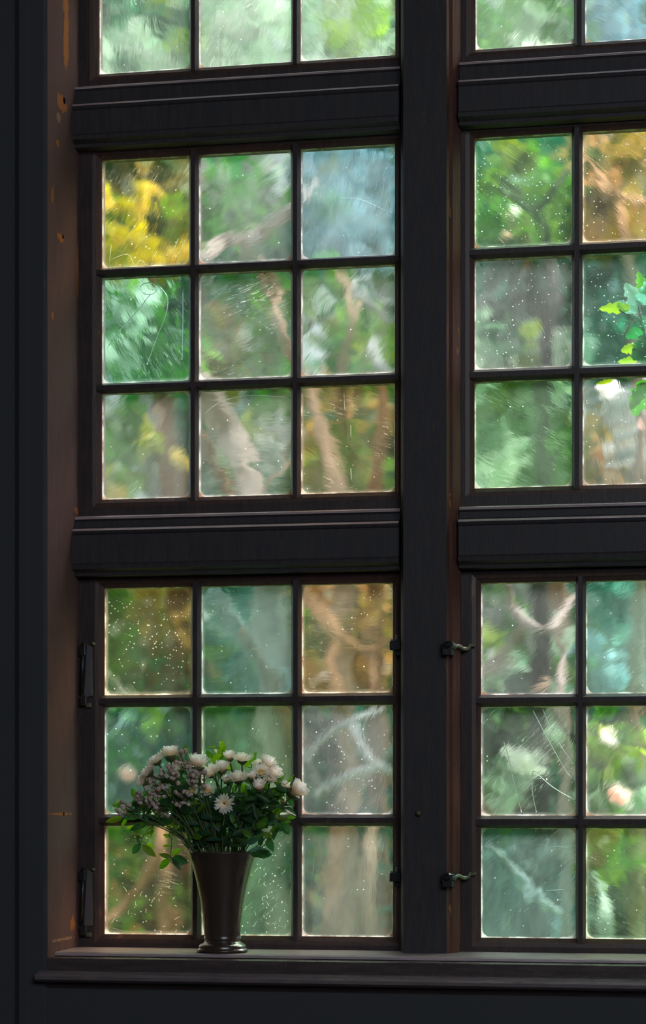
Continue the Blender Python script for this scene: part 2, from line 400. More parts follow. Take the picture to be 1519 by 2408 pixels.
# jambs with casing
b = MB(); b.box(XJ - 0.045, XJ, WF, 0.055, Z_SILL - 0.03, Z_HEAD + 0.04)
jl = b.build('trim_1', M['jamb'], bevel=0.003)
tag(jl, 'reddish brown worn jamb board lining the left side of the window', 'jamb', kind='structure')
b = MB()
for (px, py, r) in ((151, 237, 0.0075), (148, 557, 0.005), (150, 1914, 0.0045)):
    p = Vector(on_jamb(px, py)); b.tube([p + Vector((-0.004, 0, 0)), p + Vector((0.0006, 0, 0))], [r, r * 1.1], 12)
b.build('nail_hole', M['hole'], jl)
b = MB(); b.box(X_R, X_R + 0.045, WF, 0.055, Z_SILL - 0.03, Z_HEAD + 0.04)
o = b.build('trim_2', M['jamb'], bevel=0.003); tag(o, 'brown jamb board lining the right side of the window', 'jamb', kind='structure')
b = MB(); b.box(XJ, X_R, WF, 0.055, Z_HEAD, Z_HEAD + 0.04)
o = b.build('trim_3', M['jamb']); tag(o, 'brown head board above the tall window', 'window head', kind='structure')
# casing around the opening (the faint vertical lines left of the jamb)
xc0, xc1 = at(36, 1200, WF - 0.02).x, at(108, 1200, WF - 0.02).x - 0.002
b = MB()
b.prism([(xc0, WF), (xc0, WF - 0.012), (xc0 + .01, WF - 0.02), (xc0 + .028, WF - 0.02), (xc0 + .036, WF - 0.011), (xc1 - .008, WF - 0.011), (xc1, WF - 0.002), (xc1, WF)],
        0.0, Z_HEAD + 0.1, 'z')
o = b.build('trim_4', M['wall'], fix=True); tag(o, 'dark moulded casing board left of the window jamb', 'casing', kind='structure')

# sill board, apron and lower ledge
ZL = at(760, 2300, WF - 0.040).z
b = MB()
ys = WF + 0.075
b.prism([(0.055, Z_SILL), (ys + .006, Z_SILL), (ys, Z_SILL - 0.003), (ys - .002, Z_SILL - 0.009), (ys + .004, Z_SILL - 0.014), (ys + .012, Z_SILL - 0.016), (ys + .012, Z_SILL - 0.03), (0.055, Z_SILL - 0.03)],
        XJ - 0.002, X_R + 0.002, 'x')
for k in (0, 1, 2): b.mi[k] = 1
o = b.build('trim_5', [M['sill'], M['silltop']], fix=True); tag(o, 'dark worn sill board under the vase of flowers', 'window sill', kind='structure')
xl0 = at(78, 2300, WF - 0.05).x
b = MB()
yo = WF - 0.040
b.prism([(WF + .01, ZL + 0.006), (WF - .012, ZL + 0.006), (WF - .02, ZL), (yo + .008, ZL), (yo, ZL - 0.006), (yo, ZL - 0.014), (yo + .006, ZL - 0.02), (WF - .012, ZL - 0.024), (WF + .01, ZL - 0.05)],
        xl0, X_R + 0.12, 'x')
b.box(XJ - 0.044, X_R + 0.045, WF + 0.002, WF + 0.16, ZL - .01, Z_SILL - 0.0305)
b.box(XJ + .0005, X_R - .0005, WF + 0.002, WF + 0.074, Z_SILL - 0.0305, Z_SILL - 0.011)
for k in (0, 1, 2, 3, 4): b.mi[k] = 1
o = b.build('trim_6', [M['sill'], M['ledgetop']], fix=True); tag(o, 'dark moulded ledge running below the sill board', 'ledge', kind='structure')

# mullion posts
def mullion(name, xa, xb, label):
    yf = -0.085; ch = 0.026
    b = MB()
    prof = [(xa, 0.06), (xa, -0.02), (xa + .006, yf + .03), (xa + .012, yf + .022), (xa + .016, yf), (xb - .0, yf), (xb + .004, yf + .012), (xb + .004, yf + .02),
            (xb + .012, yf + .026), (xb + .018, yf + .04), (xb + ch, -0.02), (xb + ch, 0.06)]
    b.prism(prof, Z_SILL, Z_HEAD, 'z')
    for i in range(5, 11):                        # the worn moulded side
        pass
    for k, f in enumerate(b.f):
        if k in (5, 6, 7, 8, 9, 10): b.mi[k] = 1
    o = b.build(name, [M['beam'], M['moulding']], fix=True)
    tag(o, label, 'mullion', kind='structure'); return o
XM0 = wx(937, -0.06); XM1 = wx(1050, -0.085)
mu = mullion('trim_7', XM0, XM1, 'thick dark mullion post between the left and right windows')
p = at(985, 1912, -0.085)
b = MB(); b.tube([p + Vector((0, 0.004, 0)), p + Vector((0, -0.008, 0)), p + Vector((0, -0.014, 0))], [0.0075, 0.0075, 0.003], 14)
b.build('peg', M['brass'], mu, smooth=True)

# transoms: stepped moulded beams; z's from the photograph
def transom(name, x0, x1, z_ledge, z_face_top, z_face_bot, z_low, label):
    yl, yf = -0.035, -0.062
    b = MB()
    prof = [(0.06, z_ledge), (yl + .006, z_ledge), (yl, z_ledge - .003), (yl - .003, z_ledge - .009), (yl + .002, z_ledge - .014),
            (yl, z_face_top + .008), (yf + .006, z_face_top + .002), (yf, z_face_top - .004), (yf + .004, z_face_top - .011),
            (yf + .008, z_face_top - .014), (yf + .008, z_face_bot + .02), (yf, z_face_bot + .014), (yf + .002, z_face_bot + .004), (yf + .012, z_face_bot),
            (yf + .02, z_face_bot - .004), (yf + .022, z_low), (0.06, z_low)]
    b.prism(prof, x0, x1, 'x')
    for k in (0, 1, 2, 6): b.mi[k] = 1  # upper edges take the painted highlight colour
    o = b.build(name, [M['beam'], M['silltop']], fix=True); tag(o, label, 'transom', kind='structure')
XMr = XM1 + 0.026
# window openings between jamb | mullion | right jamb
LX0, LX1 = XJ, XM0
RX_0, RX_1 = XMr, X_R
Z_T1a = at(560, 1205, -0.03).z; Z_T1b = at(560, 1335, -0.05).z   # lower transom
Z_T2a = at(560, 180, -0.03).z;  Z_T2b = at(560, 312, -0.05).z    # upper transom
transom('trim_8', LX0, LX1, Z_T1a, at(560, 1236, -.06).z, Z_T1b, Z_T1b - 0.012, 'dark moulded transom above the casement behind the vase')
transom('trim_9', RX_0, RX_1, Z_T1a, at(560, 1236, -.06).z, Z_T1b, Z_T1b - 0.012, 'dark moulded lower transom right of the mullion')
transom('trim_10', LX0, LX1, Z_T2a, at(560, 222, -.06).z, Z_T2b, Z_T2b - 0.012, 'dark moulded upper transom left of the mullion')
transom('trim_11', RX_0, RX_1, Z_T2a, at(560, 222, -.06).z, Z_T2b, Z_T2b - 0.012, 'dark moulded upper transom right of the mullion')

# ------------------------------------------------------------------ sashes and panes
GY = 0.020                                        # room face of the glass
def window(name, label, cols, rows, zx, out, panes, drop=0.0):
    """cols/rows: openings [(x0,x1)], [(z0,z1)] of the glass; out = outer rectangle of the sash"""
    root = empty(name, ((out[0] + out[1]) / 2, 0, out[2])); tag(root, label, 'window', kind='structure')
    inv = Vector(root.location)
    T = 0.05
    X0, X1, Z0, Z1 = out
    gx0, gx1, gz0, gz1 = cols[0][0], cols[-1][1], rows[0][0], rows[-1][1]
    b = MB()
    m = 0.011                                     # width of the stepped inner moulding
    def ring(x0, x1, z0, z1, x2, x3, z2, z3, ya, yb, mi=0):
        """a rectangular frame, mitred, room face from ya at the outside to yb at the inside"""
        O = [(x0, z0), (x1, z0), (x1, z1), (x0, z1)]; I = [(x2, z2), (x3, z2), (x3, z3), (x2, z3)]
        for k in range(4):
            k2 = (k + 1) % 4
            vs = [(O[k][0], ya, O[k][1]), (O[k2][0], ya, O[k2][1]), (I[k2][0], yb, I[k2][1]), (I[k][0], yb, I[k][1]),
                  (O[k][0], T, O[k][1]), (O[k2][0], T, O[k2][1]), (I[k2][0], T, I[k2][1]), (I[k][0], T, I[k][1])]
            b.add(vs, [(0, 1, 2, 3), (4, 7, 6, 5), (0, 4, 5, 1), (3, 2, 6, 7), (0, 3, 7, 4), (1, 5, 6, 2)], mi)
    mm = 2 * m
    ring(X0, X1, Z0, Z1, gx0 - mm, gx1 + mm, gz0 - mm, gz1 + mm, -0.0, -0.0)
    ring(gx0 - mm, gx1 + mm, gz0 - mm, gz1 + mm, gx0 - m, gx1 + m, gz0 - m, gz1 + m, 0.004, 0.006, 1)
    ring(gx0 - m, gx1 + m, gz0 - m, gz1 + m, gx0, gx1, gz0, gz1, 0.009, GY - .002, 1)
    fr = b.build('sash_frame', [M['sash'], M['bead']], root, fix=True, origin=None); fr.location = -inv
    # muntins: chamfered bars, slightly uneven like old putty
    def bar(name_, p0, p1, half, vertical):
        b = MB(); n_ = 26; L = (p1 - p0)
        prof = [(-half, T - .004), (-half, GY - .004), (-half * .45, 0.003), (half * .45, 0.003), (half, GY - .004), (half, T - .004)]
        vs = []
        for i in range(n_ + 1):
            t = i / n_; c = p0 + L * t
            for j, (a, y) in enumerate(prof):
                q = mnoise.noise(Vector((c.x * 35 + j * 3, c.z * 35, 7.7 + p0.x * 9))) * 0.0013 if j in (1, 4, 0, 5) else 0
                a2 = a + (q if a > 0 else -q)
                vs.append((c.x + a2, y - .0008, c.z) if vertical else (c.x, y, c.z + a2))
        k = len(prof); fs = []
        for i in range(n_):
            for j in range(k):
                j2 = (j + 1) % k; fs.append((i * k + j, i * k + j2, (i + 1) * k + j2, (i + 1) * k + j))
        fs += [tuple(range(k)), tuple(n_ * k + j for j in range(k))]
        b.add(vs, fs)
        o = b.build(name_, M['sash'], root, fix=True); o.location = -inv
    for i in range(len(cols) - 1):
        xm = (cols[i][1] + cols[i + 1][0]) / 2; h = (cols[i + 1][0] - cols[i][1]) / 2
        bar('muntin', Vector((xm, 0, gz0 - m)), Vector((xm, 0, gz1 + m)), h, True)
    for i in range(len(rows) - 1):
        zm = (rows[i][1] + rows[i + 1][0]) / 2; h = (rows[i + 1][0] - rows[i][1]) / 2
        bar('muntin', Vector((gx0 - m, 0, zm)), Vector((gx1 + m, 0, zm)), h, False)
    # the panes
    b = MB(); A = []; Bc = []; U1 = []; U2 = []
    e = 0.004; th = 0.004
    for ri, (z0, z1) in enumerate(rows):
        for ci, (x0, x1) in enumerate(cols):
            pr = panes[len(rows) - 1 - ri][ci] if panes else DEF
            tint, haze, specks, wob, scr = pr; haze *= .44
            sx0, sx1, sz0, sz1 = x0 - e, x1 + e, z0 - e, z1 + e
            b.box(sx0, sx1, GY, GY + th, sz0, sz1, 0)
            b.mi[-3] = 1                          # the weather side (y = max)
            seed = random.uniform(3, 60)
            for fi in range(6):
                A.append((haze, specks, wob, scr)); Bc.append((*tint, seed))
                f = b.f[-6 + fi]
                for vi in f:
                    v = b.v[vi]; U1.append((v[0] - x0, v[2] - z0)); U2.append((x1 - v[0], z1 - v[2]))
    g = b.build('glass_panes', [M['glass_in'], M['glass_out']], root)
    g.location = -inv
    me = g.data
    for nm, dat in (('pane_a', A), ('pane_b', Bc)):
        a_ = me.attributes.new(nm, 'FLOAT_COLOR', 'FACE'); a_.data.foreach_set('color', [c for t in dat for c in t])
    for nm, dat in (('from_low', U1), ('from_high', U2)):
        u = me.uv_layers.new(name=nm); u.data.foreach_set('uv', [c for t in dat for c in t])
    return root, inv

def colx(pairs, py): return [(at(a, py, GY).x, at(c, py, GY).x) for a, c in pairs]
def rowz(pairs, px): return [(at(px, lo_, GY).z, at(px, hi, GY).z) for hi, lo_ in reversed(pairs)]
# tint, haze, specks, waviness, scratches
NEU = (0.88, 0.95, 0.90); BLU = (0.64, 0.82, 0.90); TEA = (0.55, 0.86, 0.80); MIN = (0.80, 0.93, 0.87)
WAR = (0.98, 0.86, 0.62); GRN = (0.62, 0.95, 0.68); GRY = (0.82, 0.89, 0.89); YEL = (0.98, 0.96, 0.66)
DEF = (NEU, 0.25, 0.1, 1.0, 0.3)
P_A = [[DEF, DEF, DEF], [DEF, DEF, DEF], [(MIN, .30, .05, 1.6, .2), (MIN, .42, .05, 1.8, .5), (MIN, .36, .05, 1.6, .6)]]
P_B = [[(YEL, .08, .28, .9, .8), (GRY, .26, .12, 1.0, .2), (BLU, .40, .12, 1.3, .5)],
       [(TEA, .12, .06, 1.9, .9), (NEU, .20, .16, 1.6, .8), (NEU, .20, .06, 1.0, .2)],
       [(GRY, .20, .05, 1.0, .1), (NEU, .20, .06, 1.3, .4), (WAR, .14, .12, .9, .9)]]
P_C = [[(YEL, .07, .85, .8, .1), (TEA, .20, .16, 1.5, .5), (WAR, .14, .22, 1.1, .4)],
       [(TEA, .12, .18, .7, .1), (GRN, .14, .12, .9, .3), (GRY, .26, .6, 1.2, .2)],
       [(WAR, .08, .3, .7, 1.), (GRN, .18, .65, .8, .6), (MIN, .20, .14, 1.0, .3)]]
P_D = [[DEF] * 3, [DEF] * 3, [(MIN, .24, .1, 1.4, .3), (BLU, .34, .1, 1.0, .2), DEF]]
P_E = [[(GRN, .14, .75, 1.1, .1), (WAR, .14, .5, 1.3, .3), DEF],
       [(GRY, .22, .85, 1.1, .2), (TEA, .18, .75, 1.1, .4), DEF],
       [(GRN, .24, .06, 2.2, 1.), (GRY, .22, .4, 1.3, .6), DEF]]
P_F = [[(GRY, .20, .08, 1.2, .2), (TEA, .30, .08, 1.3, .6), DEF],
       [(MIN, .14, .05, 1.4, .7), (NEU, .18, .06, 1.3, .2), DEF],
       [(TEA, .30, .06, 1.7, .5), (GRN, .16, .2, 1.3, .5), DEF]]

ZC = at(345, 2232, 0).z
g3 = at(1370, 600, GY).x - at(1118, 600, GY).x
# upper windows: lower rows seen, upper rows out of the frame
hA = 0.30
zA = at(580, 153, GY).z; zD = at(1240, 110, GY).z
def up3(z): return [(z, z + hA), (z + hA + .024, z + 2 * hA + .024), (z + 2 * hA + .048, Z_HEAD - 0.045)]
cA = colx([(234, 447), (468, 686), (707, 930)], 100)
window('window_1', 'upper left window with pale green garden behind its three panes', cA, up3(zA), 0, (LX0, LX1 + 0.0, Z_T2a, Z_HEAD), P_A)
cD = colx([(1118, 1350), (1376, 1606), (1632, 1862)], 60)
window('window_2', 'upper right window cut by the top of the view', cD, up3(zD), 0, (RX_0, RX_1, Z_T2a, Z_HEAD), P_D)
cB = colx([(240, 446), (468, 685), (708, 929)], 760)
rB = rowz([(358, 616), (638, 890), (914, 1166)], 577)
window('window_3', 'middle left nine pane window between the two transoms', cB, rB, 0, (LX0, LX1, Z_T1a, Z_T2b - 0.012), P_B)
cE = colx([(1116, 1345), (1370, 1596), (1621, 1850)], 740)
rE = rowz([(318, 578), (605, 866), (894, 1146)], 1232)
window('window_4', 'middle right window with bright leaves against its panes', cE, rE, 0, (RX_0, RX_1, Z_T1a, Z_T2b - 0.012), P_E)
cC = colx([(246, 450), (474, 686), (710, 924)], 1800)
rC = rowz([(1377, 1632), (1660, 1915), (1942, 2200)], 580)
wC, iC = window('window_5', 'lower left casement behind the vase of flowers', cC, rC, 0, (LX0, LX1, Z_SILL, Z_T1b - 0.012), P_C)
cF = colx([(1131, 1354), (1378, 1604), (1629, 1852)], 1800)
rF = rowz([(1369, 1633), (1661, 1918), (1947, 2206)], 1242)
wF_, iF = window('window_6', 'lower right casement with iron fasteners beside the mullion', cF, rF, 0, (RX_0, RX_1, Z_SILL, Z_T1b - 0.012), P_F)

M_ = N('clear_glass_ridge'); g_ = M_.n('ShaderNodeBsdfGlass'); g_.inputs['Color'].default_value = (.93, .98, .96, 1); M['ridge'] = M_.fin(g_.outputs[0])
M_ = N('dried_white_run'); t1 = M_.n('ShaderNodeBsdfTranslucent'); t1.inputs[0].default_value = (.9, .92, .9, 1); M['run'] = M_.fin(t1.outputs[0])
def marks(root, lines, runs):
    inv = Vector(root.location); b = MB()
    for pts, r_ in lines: b.tube(smooth_path([at(x, y, GY - .0002) for x, y in pts], 8), r_ * .0007, 8)
    if lines: o = b.build('glass_ridges', M['ridge'], root, smooth=True); o.location = -inv
    b = MB()
    for pts, r_ in runs:
        P = smooth_path([at(x, y, GY + .0045) for x, y in pts], 5); n_ = len(P)
        b.tube(P, [r_ * .0011 * (.35 + .65 * i / (n_ - 1)) for i in range(n_)], 6)
    if runs: o = b.build('dried_runs', M['run'], root, smooth=True); o.location = -inv
W3 = bpy.data.objects['window_3']; W6 = bpy.data.objects['window_6']
ell = [(349 + 20 * math.cos(a * PI / 6), 679 + 14 * math.sin(a * PI / 6)) for a in range(13)]
marks(W3, [(ell, 1.6), ([(352, 694), (320, 735), (285, 772), (252, 818)], 1.5), ([(376, 672), (394, 700), (390, 740), (370, 790), (345, 860)], 1.6), ([(430, 680), (430, 760), (428, 850)], 1.2),
           ([(640, 645), (612, 662), (580, 672)], 1.3), ([(625, 642), (598, 655)], 1.2), ([(610, 700), (560, 712)], .9)],
      [([(478, 975), (520, 945), (590, 930), (682, 935)], .7), ([(809, 918), (810, 945), (811, 968)], 1.5), ([(825, 1000), (825, 1034)], 1.6), ([(825, 1102), (827, 1134)], 1.7),
       ([(258, 612), (300, 598), (318, 625), (330, 612), (345, 625)], .7), ([(262, 575), (256, 630)], .7), ([(420, 560), (400, 610)], .7), ([(435, 565), (412, 618)], .7), ([(370, 590), (352, 622)], .6), ([(800, 466), (850, 470), (925, 505)], .6)])
marks(W6, [([(1252, 1668), (1290, 1740), (1330, 1810), (1352, 1835)], 1.5), ([(1275, 1665), (1305, 1730), (1350, 1800)], 1.3), ([(1184, 1740), (1200, 1800), (1228, 1915)], 1.5), ([(1262, 1912), (1252, 1860), (1252, 1820), (1262, 1818), (1300, 1850), (1354, 1882)], 1.8)],
      [([(1300, 1990), (1354, 1994)], .7), ([(1285, 2094), (1325, 2092)], .7)])
rr_ = random.Random(3); dash = []
for k in range(46):
    if k < 24: x, y = rr_.uniform(262, 440), rr_.uniform(2080, 2190)
    else: x, y = rr_.uniform(598, 676), rr_.uniform(2020, 2185)
    a = rr_.uniform(.9, 2.3) if rr_.random() < .7 else rr_.uniform(0, 3.1); L = rr_.uniform(3, 15)
    dash.append(([(x, y), (x + L * math.cos(a) * .5 + rr_.uniform(-2, 2), y + L * .5 * math.sin(a)), (x + L * math.cos(a), y + L * math.sin(a))], rr_.uniform(.5, 1.0)))
marks(wC, [], dash + [([(771, 1462), (772, 1476)], 1.0), ([(640, 1658), (642, 1682)], .9)])

# hinges on the left stile of the lower left casement
def hinge(pt, pb):
    a = at(200, pt, -0.012); c = at(206, pb, -0.012)
    b = MB()
    za, zc = a.z, c.z; x = a.x; h = za - zc
    b.tube([(x - .004, -.012, za + .004), (x - .010, -.014, zc + .01)], [0.006, 0.0045], 10)        # pin
    hg = b.build('hinge', M['iron'], wC, smooth=True); hg.location = -iC
    b = MB()
    vs = [(x + .004, -.009, za), (x + .016, -.009, za - .006), (x + .018, -.009, zc + .004), (x - .004, -.009, zc)]
    b.add(vs + [(v[0], 0.0, v[2]) for v in vs], [(0, 1, 2, 3), (4, 7, 6, 5), (0, 4, 5, 1), (1, 5, 6, 2), (2, 6, 7, 3), (3, 7, 4, 0)])
    b.build('hinge_plate', M['hingegrey'], hg, fix=True)
    b = MB(); b.box(x - .012, x + .006, -.022, 0, zc - .022, zc + .004); b.box(x - .016, x + .002, -.018, 0, za - .03, za - .006)
    b.build('hinge_knuckle', M['iron'], hg, bevel=.002)
    b = MB(); b.box(x + .002, x + .016, -.012, 0, zc - .026, zc - .014); b.box(x + .018, x + .024, -.012, 0, za - .002, za + .005)
    b.build('hinge_screw', M['brass'], hg, bevel=.001)
hinge(1515, 1640); hinge(2045, 2180)
# fasteners beside the mullion
def latch_left(py):
    p = at(927, py, -0.02); x, z = p.x, p.z
    b = MB(); b.box(x - .010, x + .018, -.034, .002, z - .012, z + .010); b.box(x - .001, x + .030, -.022, .004, z - .026, z + .016)
    la = b.build('latch', M['iron'], wC, bevel=.0015); la.location = -iC
    b = MB(); b.tube([(x + .006, -.03, z + .008), (x + .009, -.03, z + .026)], [.0028, .0034], 8); b.tube([(x - .004, -.028, z + .008), (x - .004, -.028, z + .015)], .004, 8)
    b.build('latch_pin', M['hingegrey'], la, smooth=True)
def latch_right(py):
    p = at(1056, py, -0.09); x, z = p.x, p.z
    b = MB(); b.box(x - .014, x + .010, -.112, -.06, z - .020, z + .014)
    vs = smooth_path([(x - .012, -.1, z - .004), (x + .002, -.112, z + .006), (x + .012, -.09, z + .002)], 4)
    b.tube(vs, .009, 8)
    la = b.build('latch', M['iron'], wF_, bevel=.003); la.location = -iF
    b = MB(); b.tube(smooth_path([(x + .008, -.075, z + .002), (x + .018, -.05, z + .006), (x + .028, -.03, z + .000), (x + .038, -.014, z + .003), (x + .044, -.010, z + .014)], 5), .0052, 8)
    b.tube([(x + .036, -.012, z + .006), (x + .058, -.008, z + .010)], .003, 8)
    b.build('latch_hook', M['brass'], la, smooth=True)
for py in (1518, 2062): latch_left(py); latch_right(py + 4)

#@GARDEN
# ------------------------------------------------------------------ garden
GZ = -0.45
b = MB(); b.box(-30, 30, 0.125, 60, GZ - 0.2, GZ)
o = b.build('ground', M['lawn']); tag(o, 'green garden ground outside the window', 'ground', kind='structure')

PAL = {
 'green': [(.10, .26, .06), (.16, .36, .09), (.07, .20, .06), (.22, .42, .12)],
 'vivid': [(.12, .36, .08), (.20, .46, .12), (.06, .24, .08), (.34, .54, .20)],
 'deep':  [(.05, .17, .09), (.08, .24, .13), (.035, .12, .08), (.10, .28, .18)],
 'teal':  [(.12, .30, .24), (.20, .42, .34), (.08, .22, .18), (.30, .50, .44)],
 'pale':  [(.48, .60, .48), (.64, .72, .62), (.30, .44, .33), (.78, .82, .74)],
 'yellow':[(.62, .56, .07), (.72, .66, .14), (.42, .48, .07), (.80, .70, .34)],
 'lime':  [(.34, .48, .10), (.44, .56, .14), (.22, .38, .08), (.54, .62, .24)],
 'olive': [(.30, .30, .10), (.42, .34, .14), (.20, .22, .07), (.50, .38, .20)],
 'tan':   [(.62, .44, .28), (.50, .34, .20), (.40, .36, .16), (.70, .52, .36)],
 'grey':  [(.42, .46, .44), (.56, .58, .58), (.30, .36, .34), (.64, .64, .66)],
 'blue':  [(.26, .42, .46), (.36, .52, .56), (.18, .32, .36), (.50, .62, .66)],
 'dark':  [(.04, .09, .05), (.06, .12, .07), (.03, .07, .04), (.08, .15, .09)],  # darkest leaves; also stand in for shaded gaps between leaf masses
 'white': [(.92, .90, .90), (.95, .90, .88), (.88, .84, .86)],
 'pink':  [(.90, .72, .68), (.95, .82, .78), (.85, .60, .56)],
}
def leaf(b, p, L, W, d, nrm, col, fold=0.25, mi=0):
    """one folded leaf: base p, length along d, width W"""
    d = d.normalized(); s = d.cross(nrm)
    if s.length < 1e-4: s = Vector((1, 0, 0))
    s.normalize(); nn = s.cross(d)
    q = [p, p + d * L * .35 + s * W * .5 + nn * W * fold, p + d * L * .72 + s * W * .38 + nn * W * fold * .7, p + d * L,
         p + d * L * .72 - s * W * .38 + nn * W * fold * .7, p + d * L * .35 - s * W * .5 + nn * W * fold, p + d * L * .5 - nn * W * .03]
    b.add(q, [(0, 1, 6), (1, 2, 6), (2, 3, 6), (3, 4, 6), (4, 5, 6), (5, 0, 6)], mi, col)
def rvec():
    while True:
        v = Vector((random.uniform(-1, 1), random.uniform(-1, 1), random.uniform(-1, 1)))
        if 0.02 < v.length < 1: return v
def clump(b, c, r, n_, L, pal):
    """leaves in an ellipsoid; denser to the outside, grouped on twigs so that light and dark masses form"""
    cols = PAL[pal]
    ntw = max(3, n_ // 14)
    tw = []
    for i in range(ntw):
        k0 = random.choice((.5, .75, 1.0, 1.25)) if pal != 'yellow' else 1.0
        v = rvec(); v = v.normalized() * (v.length ** 0.4)
        tw.append((Vector((c[0] + v.x * r[0], c[1] + v.y * r[1], c[2] + v.z * r[2])), tuple(q * k0 for q in random.choice(cols)), v))
    for i in range(n_):
        t, col, v = tw[i % ntw]
        p = t + rvec() * min(L * 1.3, min(r) * .9)
        d = (rvec() + v * .8 + Vector((0, 0, -.3)))
        k = random.uniform(.8, 1.2)
        c2 = random.choice(cols) if random.random() < .12 else col
        leaf(b, p, L * random.uniform(.7, 1.25), L * random.uniform(.45, .7), d, Vector((rvec().x * .7, -.5, 1)), tuple(min(.97, q * k) for q in c2))

def scale_at(px, py, Y): return (at(px + 1, py, Y) - at(px, py, Y)).length
def plant(name, label, cat, clumps, limbs=(), group=None, bark_m='bark_brown', base=None, blooms=()):
    """clumps: (px, py, rx, ry, Y, pal, n, leaf m); limbs: ([(px,py,r_px)..], Y, material)"""
    if base is None:
        c = clumps[0] if clumps else None
        bp = at(c[0], c[1], c[4]) if c else at(limbs[0][0][0][0], 2200, limbs[0][1]); base = (bp.x, bp.y, GZ)
    base = Vector(base)
    root = empty(name, base); tag(root, label, cat, group)
    if clumps:
        b = MB()
        for (px, py, rx, ry, Y, pal, n_, L) in clumps:
            p = at(px, py, Y); s = scale_at(px, py, Y)
            clump(b, p, (rx * s, max(.25, min(rx, ry) * s * .9), ry * s), n_, L, pal)
        f = b.build('foliage', M['garden_leaf'], root); f.location = -base
    b = MB(); mats = []
    if limbs:
        for pts, Y, mt in limbs:
            Y = Y - .35
            if mt not in mats: mats.append(mt)
            P = []; R = []
            for i, (px, py, r) in enumerate(pts):
                yy = Y + 0.25 * math.sin(i * 1.7 + px * .01)
                P.append(at(px, py, yy)); R.append(r * scale_at(px, py, yy))
            n_ = 6; PP = smooth_path(P, n_); RR = []
            for i in range(len(PP)):
                t = i / n_; k = min(int(t), len(R) - 2); RR.append(lerp(R[k], R[k + 1], t - k))
            PP = [q + Vector((mnoise.noise(q * 2.3), mnoise.noise(q * 2.3 + Vector((5, 5, 5))), 0)) * RR[i] * .6 for i, q in enumerate(PP)]
            b.tube(PP, RR, 10, mats.index(mt))
    if clumps:                                    # stem up into the leaves
        c = clumps[0]; p = at(c[0], c[1], c[4])
        if bark_m not in mats: mats.append(bark_m)
        if p.z - GZ > .6:
            mid = Vector((lerp(base.x, p.x, .5) + .15, lerp(base.y, p.y, .5) + .3, lerp(GZ, p.z, .5)))
            b.tube(smooth_path([base + Vector((0, .3, -.05)), mid, p + Vector((0, .3, 0))], 5), [.09 - .006 * i for i in range(11)], 8, mats.index(bark_m))
    if b.v:
        t = b.build('trunk', [M[k] for k in mats], root, smooth=True); t.location = -base
    for (px, py, r, Y, pal) in blooms:
        bb = MB(); p = at(px, py, Y); s = scale_at(px, py, Y) * r
        for i in range(46):
            v = rvec().normalized(); leaf(bb, p + v * s * .3, s * .85, s * .6, v + rvec() * .3, rvec(), random.choice(PAL[pal]), .3)
        bl = bb.build('bloom', M['petal'], root); bl.location = -base
    return root

# far belt of shrubs that closes the view
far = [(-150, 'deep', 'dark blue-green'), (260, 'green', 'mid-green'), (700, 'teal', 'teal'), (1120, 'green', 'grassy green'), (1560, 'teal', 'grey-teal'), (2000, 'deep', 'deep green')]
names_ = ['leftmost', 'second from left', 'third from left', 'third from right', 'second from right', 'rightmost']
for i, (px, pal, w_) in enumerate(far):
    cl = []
    for k, (py, pl) in enumerate(((2150, 'deep'), (1700, pal), (1250, 'green' if i % 2 else 'teal'), (800, pal), (350, 'pale' if i < 3 else 'teal'), (-60, 'pale'))):  # pale upper crowns: sky-lit haze put into the leaf colour
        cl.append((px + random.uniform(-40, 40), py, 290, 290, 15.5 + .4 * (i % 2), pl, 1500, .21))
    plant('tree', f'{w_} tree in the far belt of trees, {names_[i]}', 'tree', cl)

plant('tree', 'tall pale green tree seen through the upper left window', 'tree',
      [(330, 130, 120, 60, 8, 'pale', 240, .12), (390, 75, 50, 30, 7.6, 'lime', 90, .10), (340, 22, 90, 26, 7.4, 'deep', 130, .11), (270, 150, 50, 20, 7.4, 'pale', 50, .1), (560, 90, 120, 80, 8, 'pale', 260, .12),
       (820, 100, 130, 80, 8, 'pale', 200, .12), (840, 30, 80, 50, 7.4, 'lime', 140, .10)], bark_m='bark_grey')  # whitish leaves here stand in for sky-lit haze
plant('maple_tree', 'bright yellow leaved tree behind the top left pane of the middle left window', 'tree',
      [(330, 590, 105, 24, 6.1, 'yellow', 260, .09), (290, 455, 65, 15, 6.1, 'yellow', 120, .09), (420, 530, 30, 30, 6.8, 'lime', 60, .09), (330, 500, 120, 120, 7.4, 'olive', 420, .11), (280, 500, 40, 16, 6.6, 'vivid', 50, .1), (330, 400, 110, 30, 7, 'dark', 120, .1), (360, 515, 50, 20, 6.8, 'dark', 60, .1)])
plant('shrub', 'vivid green shrub behind the left pane of the second row', 'shrub',
      [(330, 800, 110, 90, 6, 'vivid', 330, .11), (280, 790, 60, 34, 5.6, 'pale', 70, .10), (300, 700, 90, 26, 5.6, 'pale', 60, .10), (350, 690, 100, 40, 7, 'dark', 120, .12), (570, 480, 70, 80, 7, 'vivid', 220, .11)])
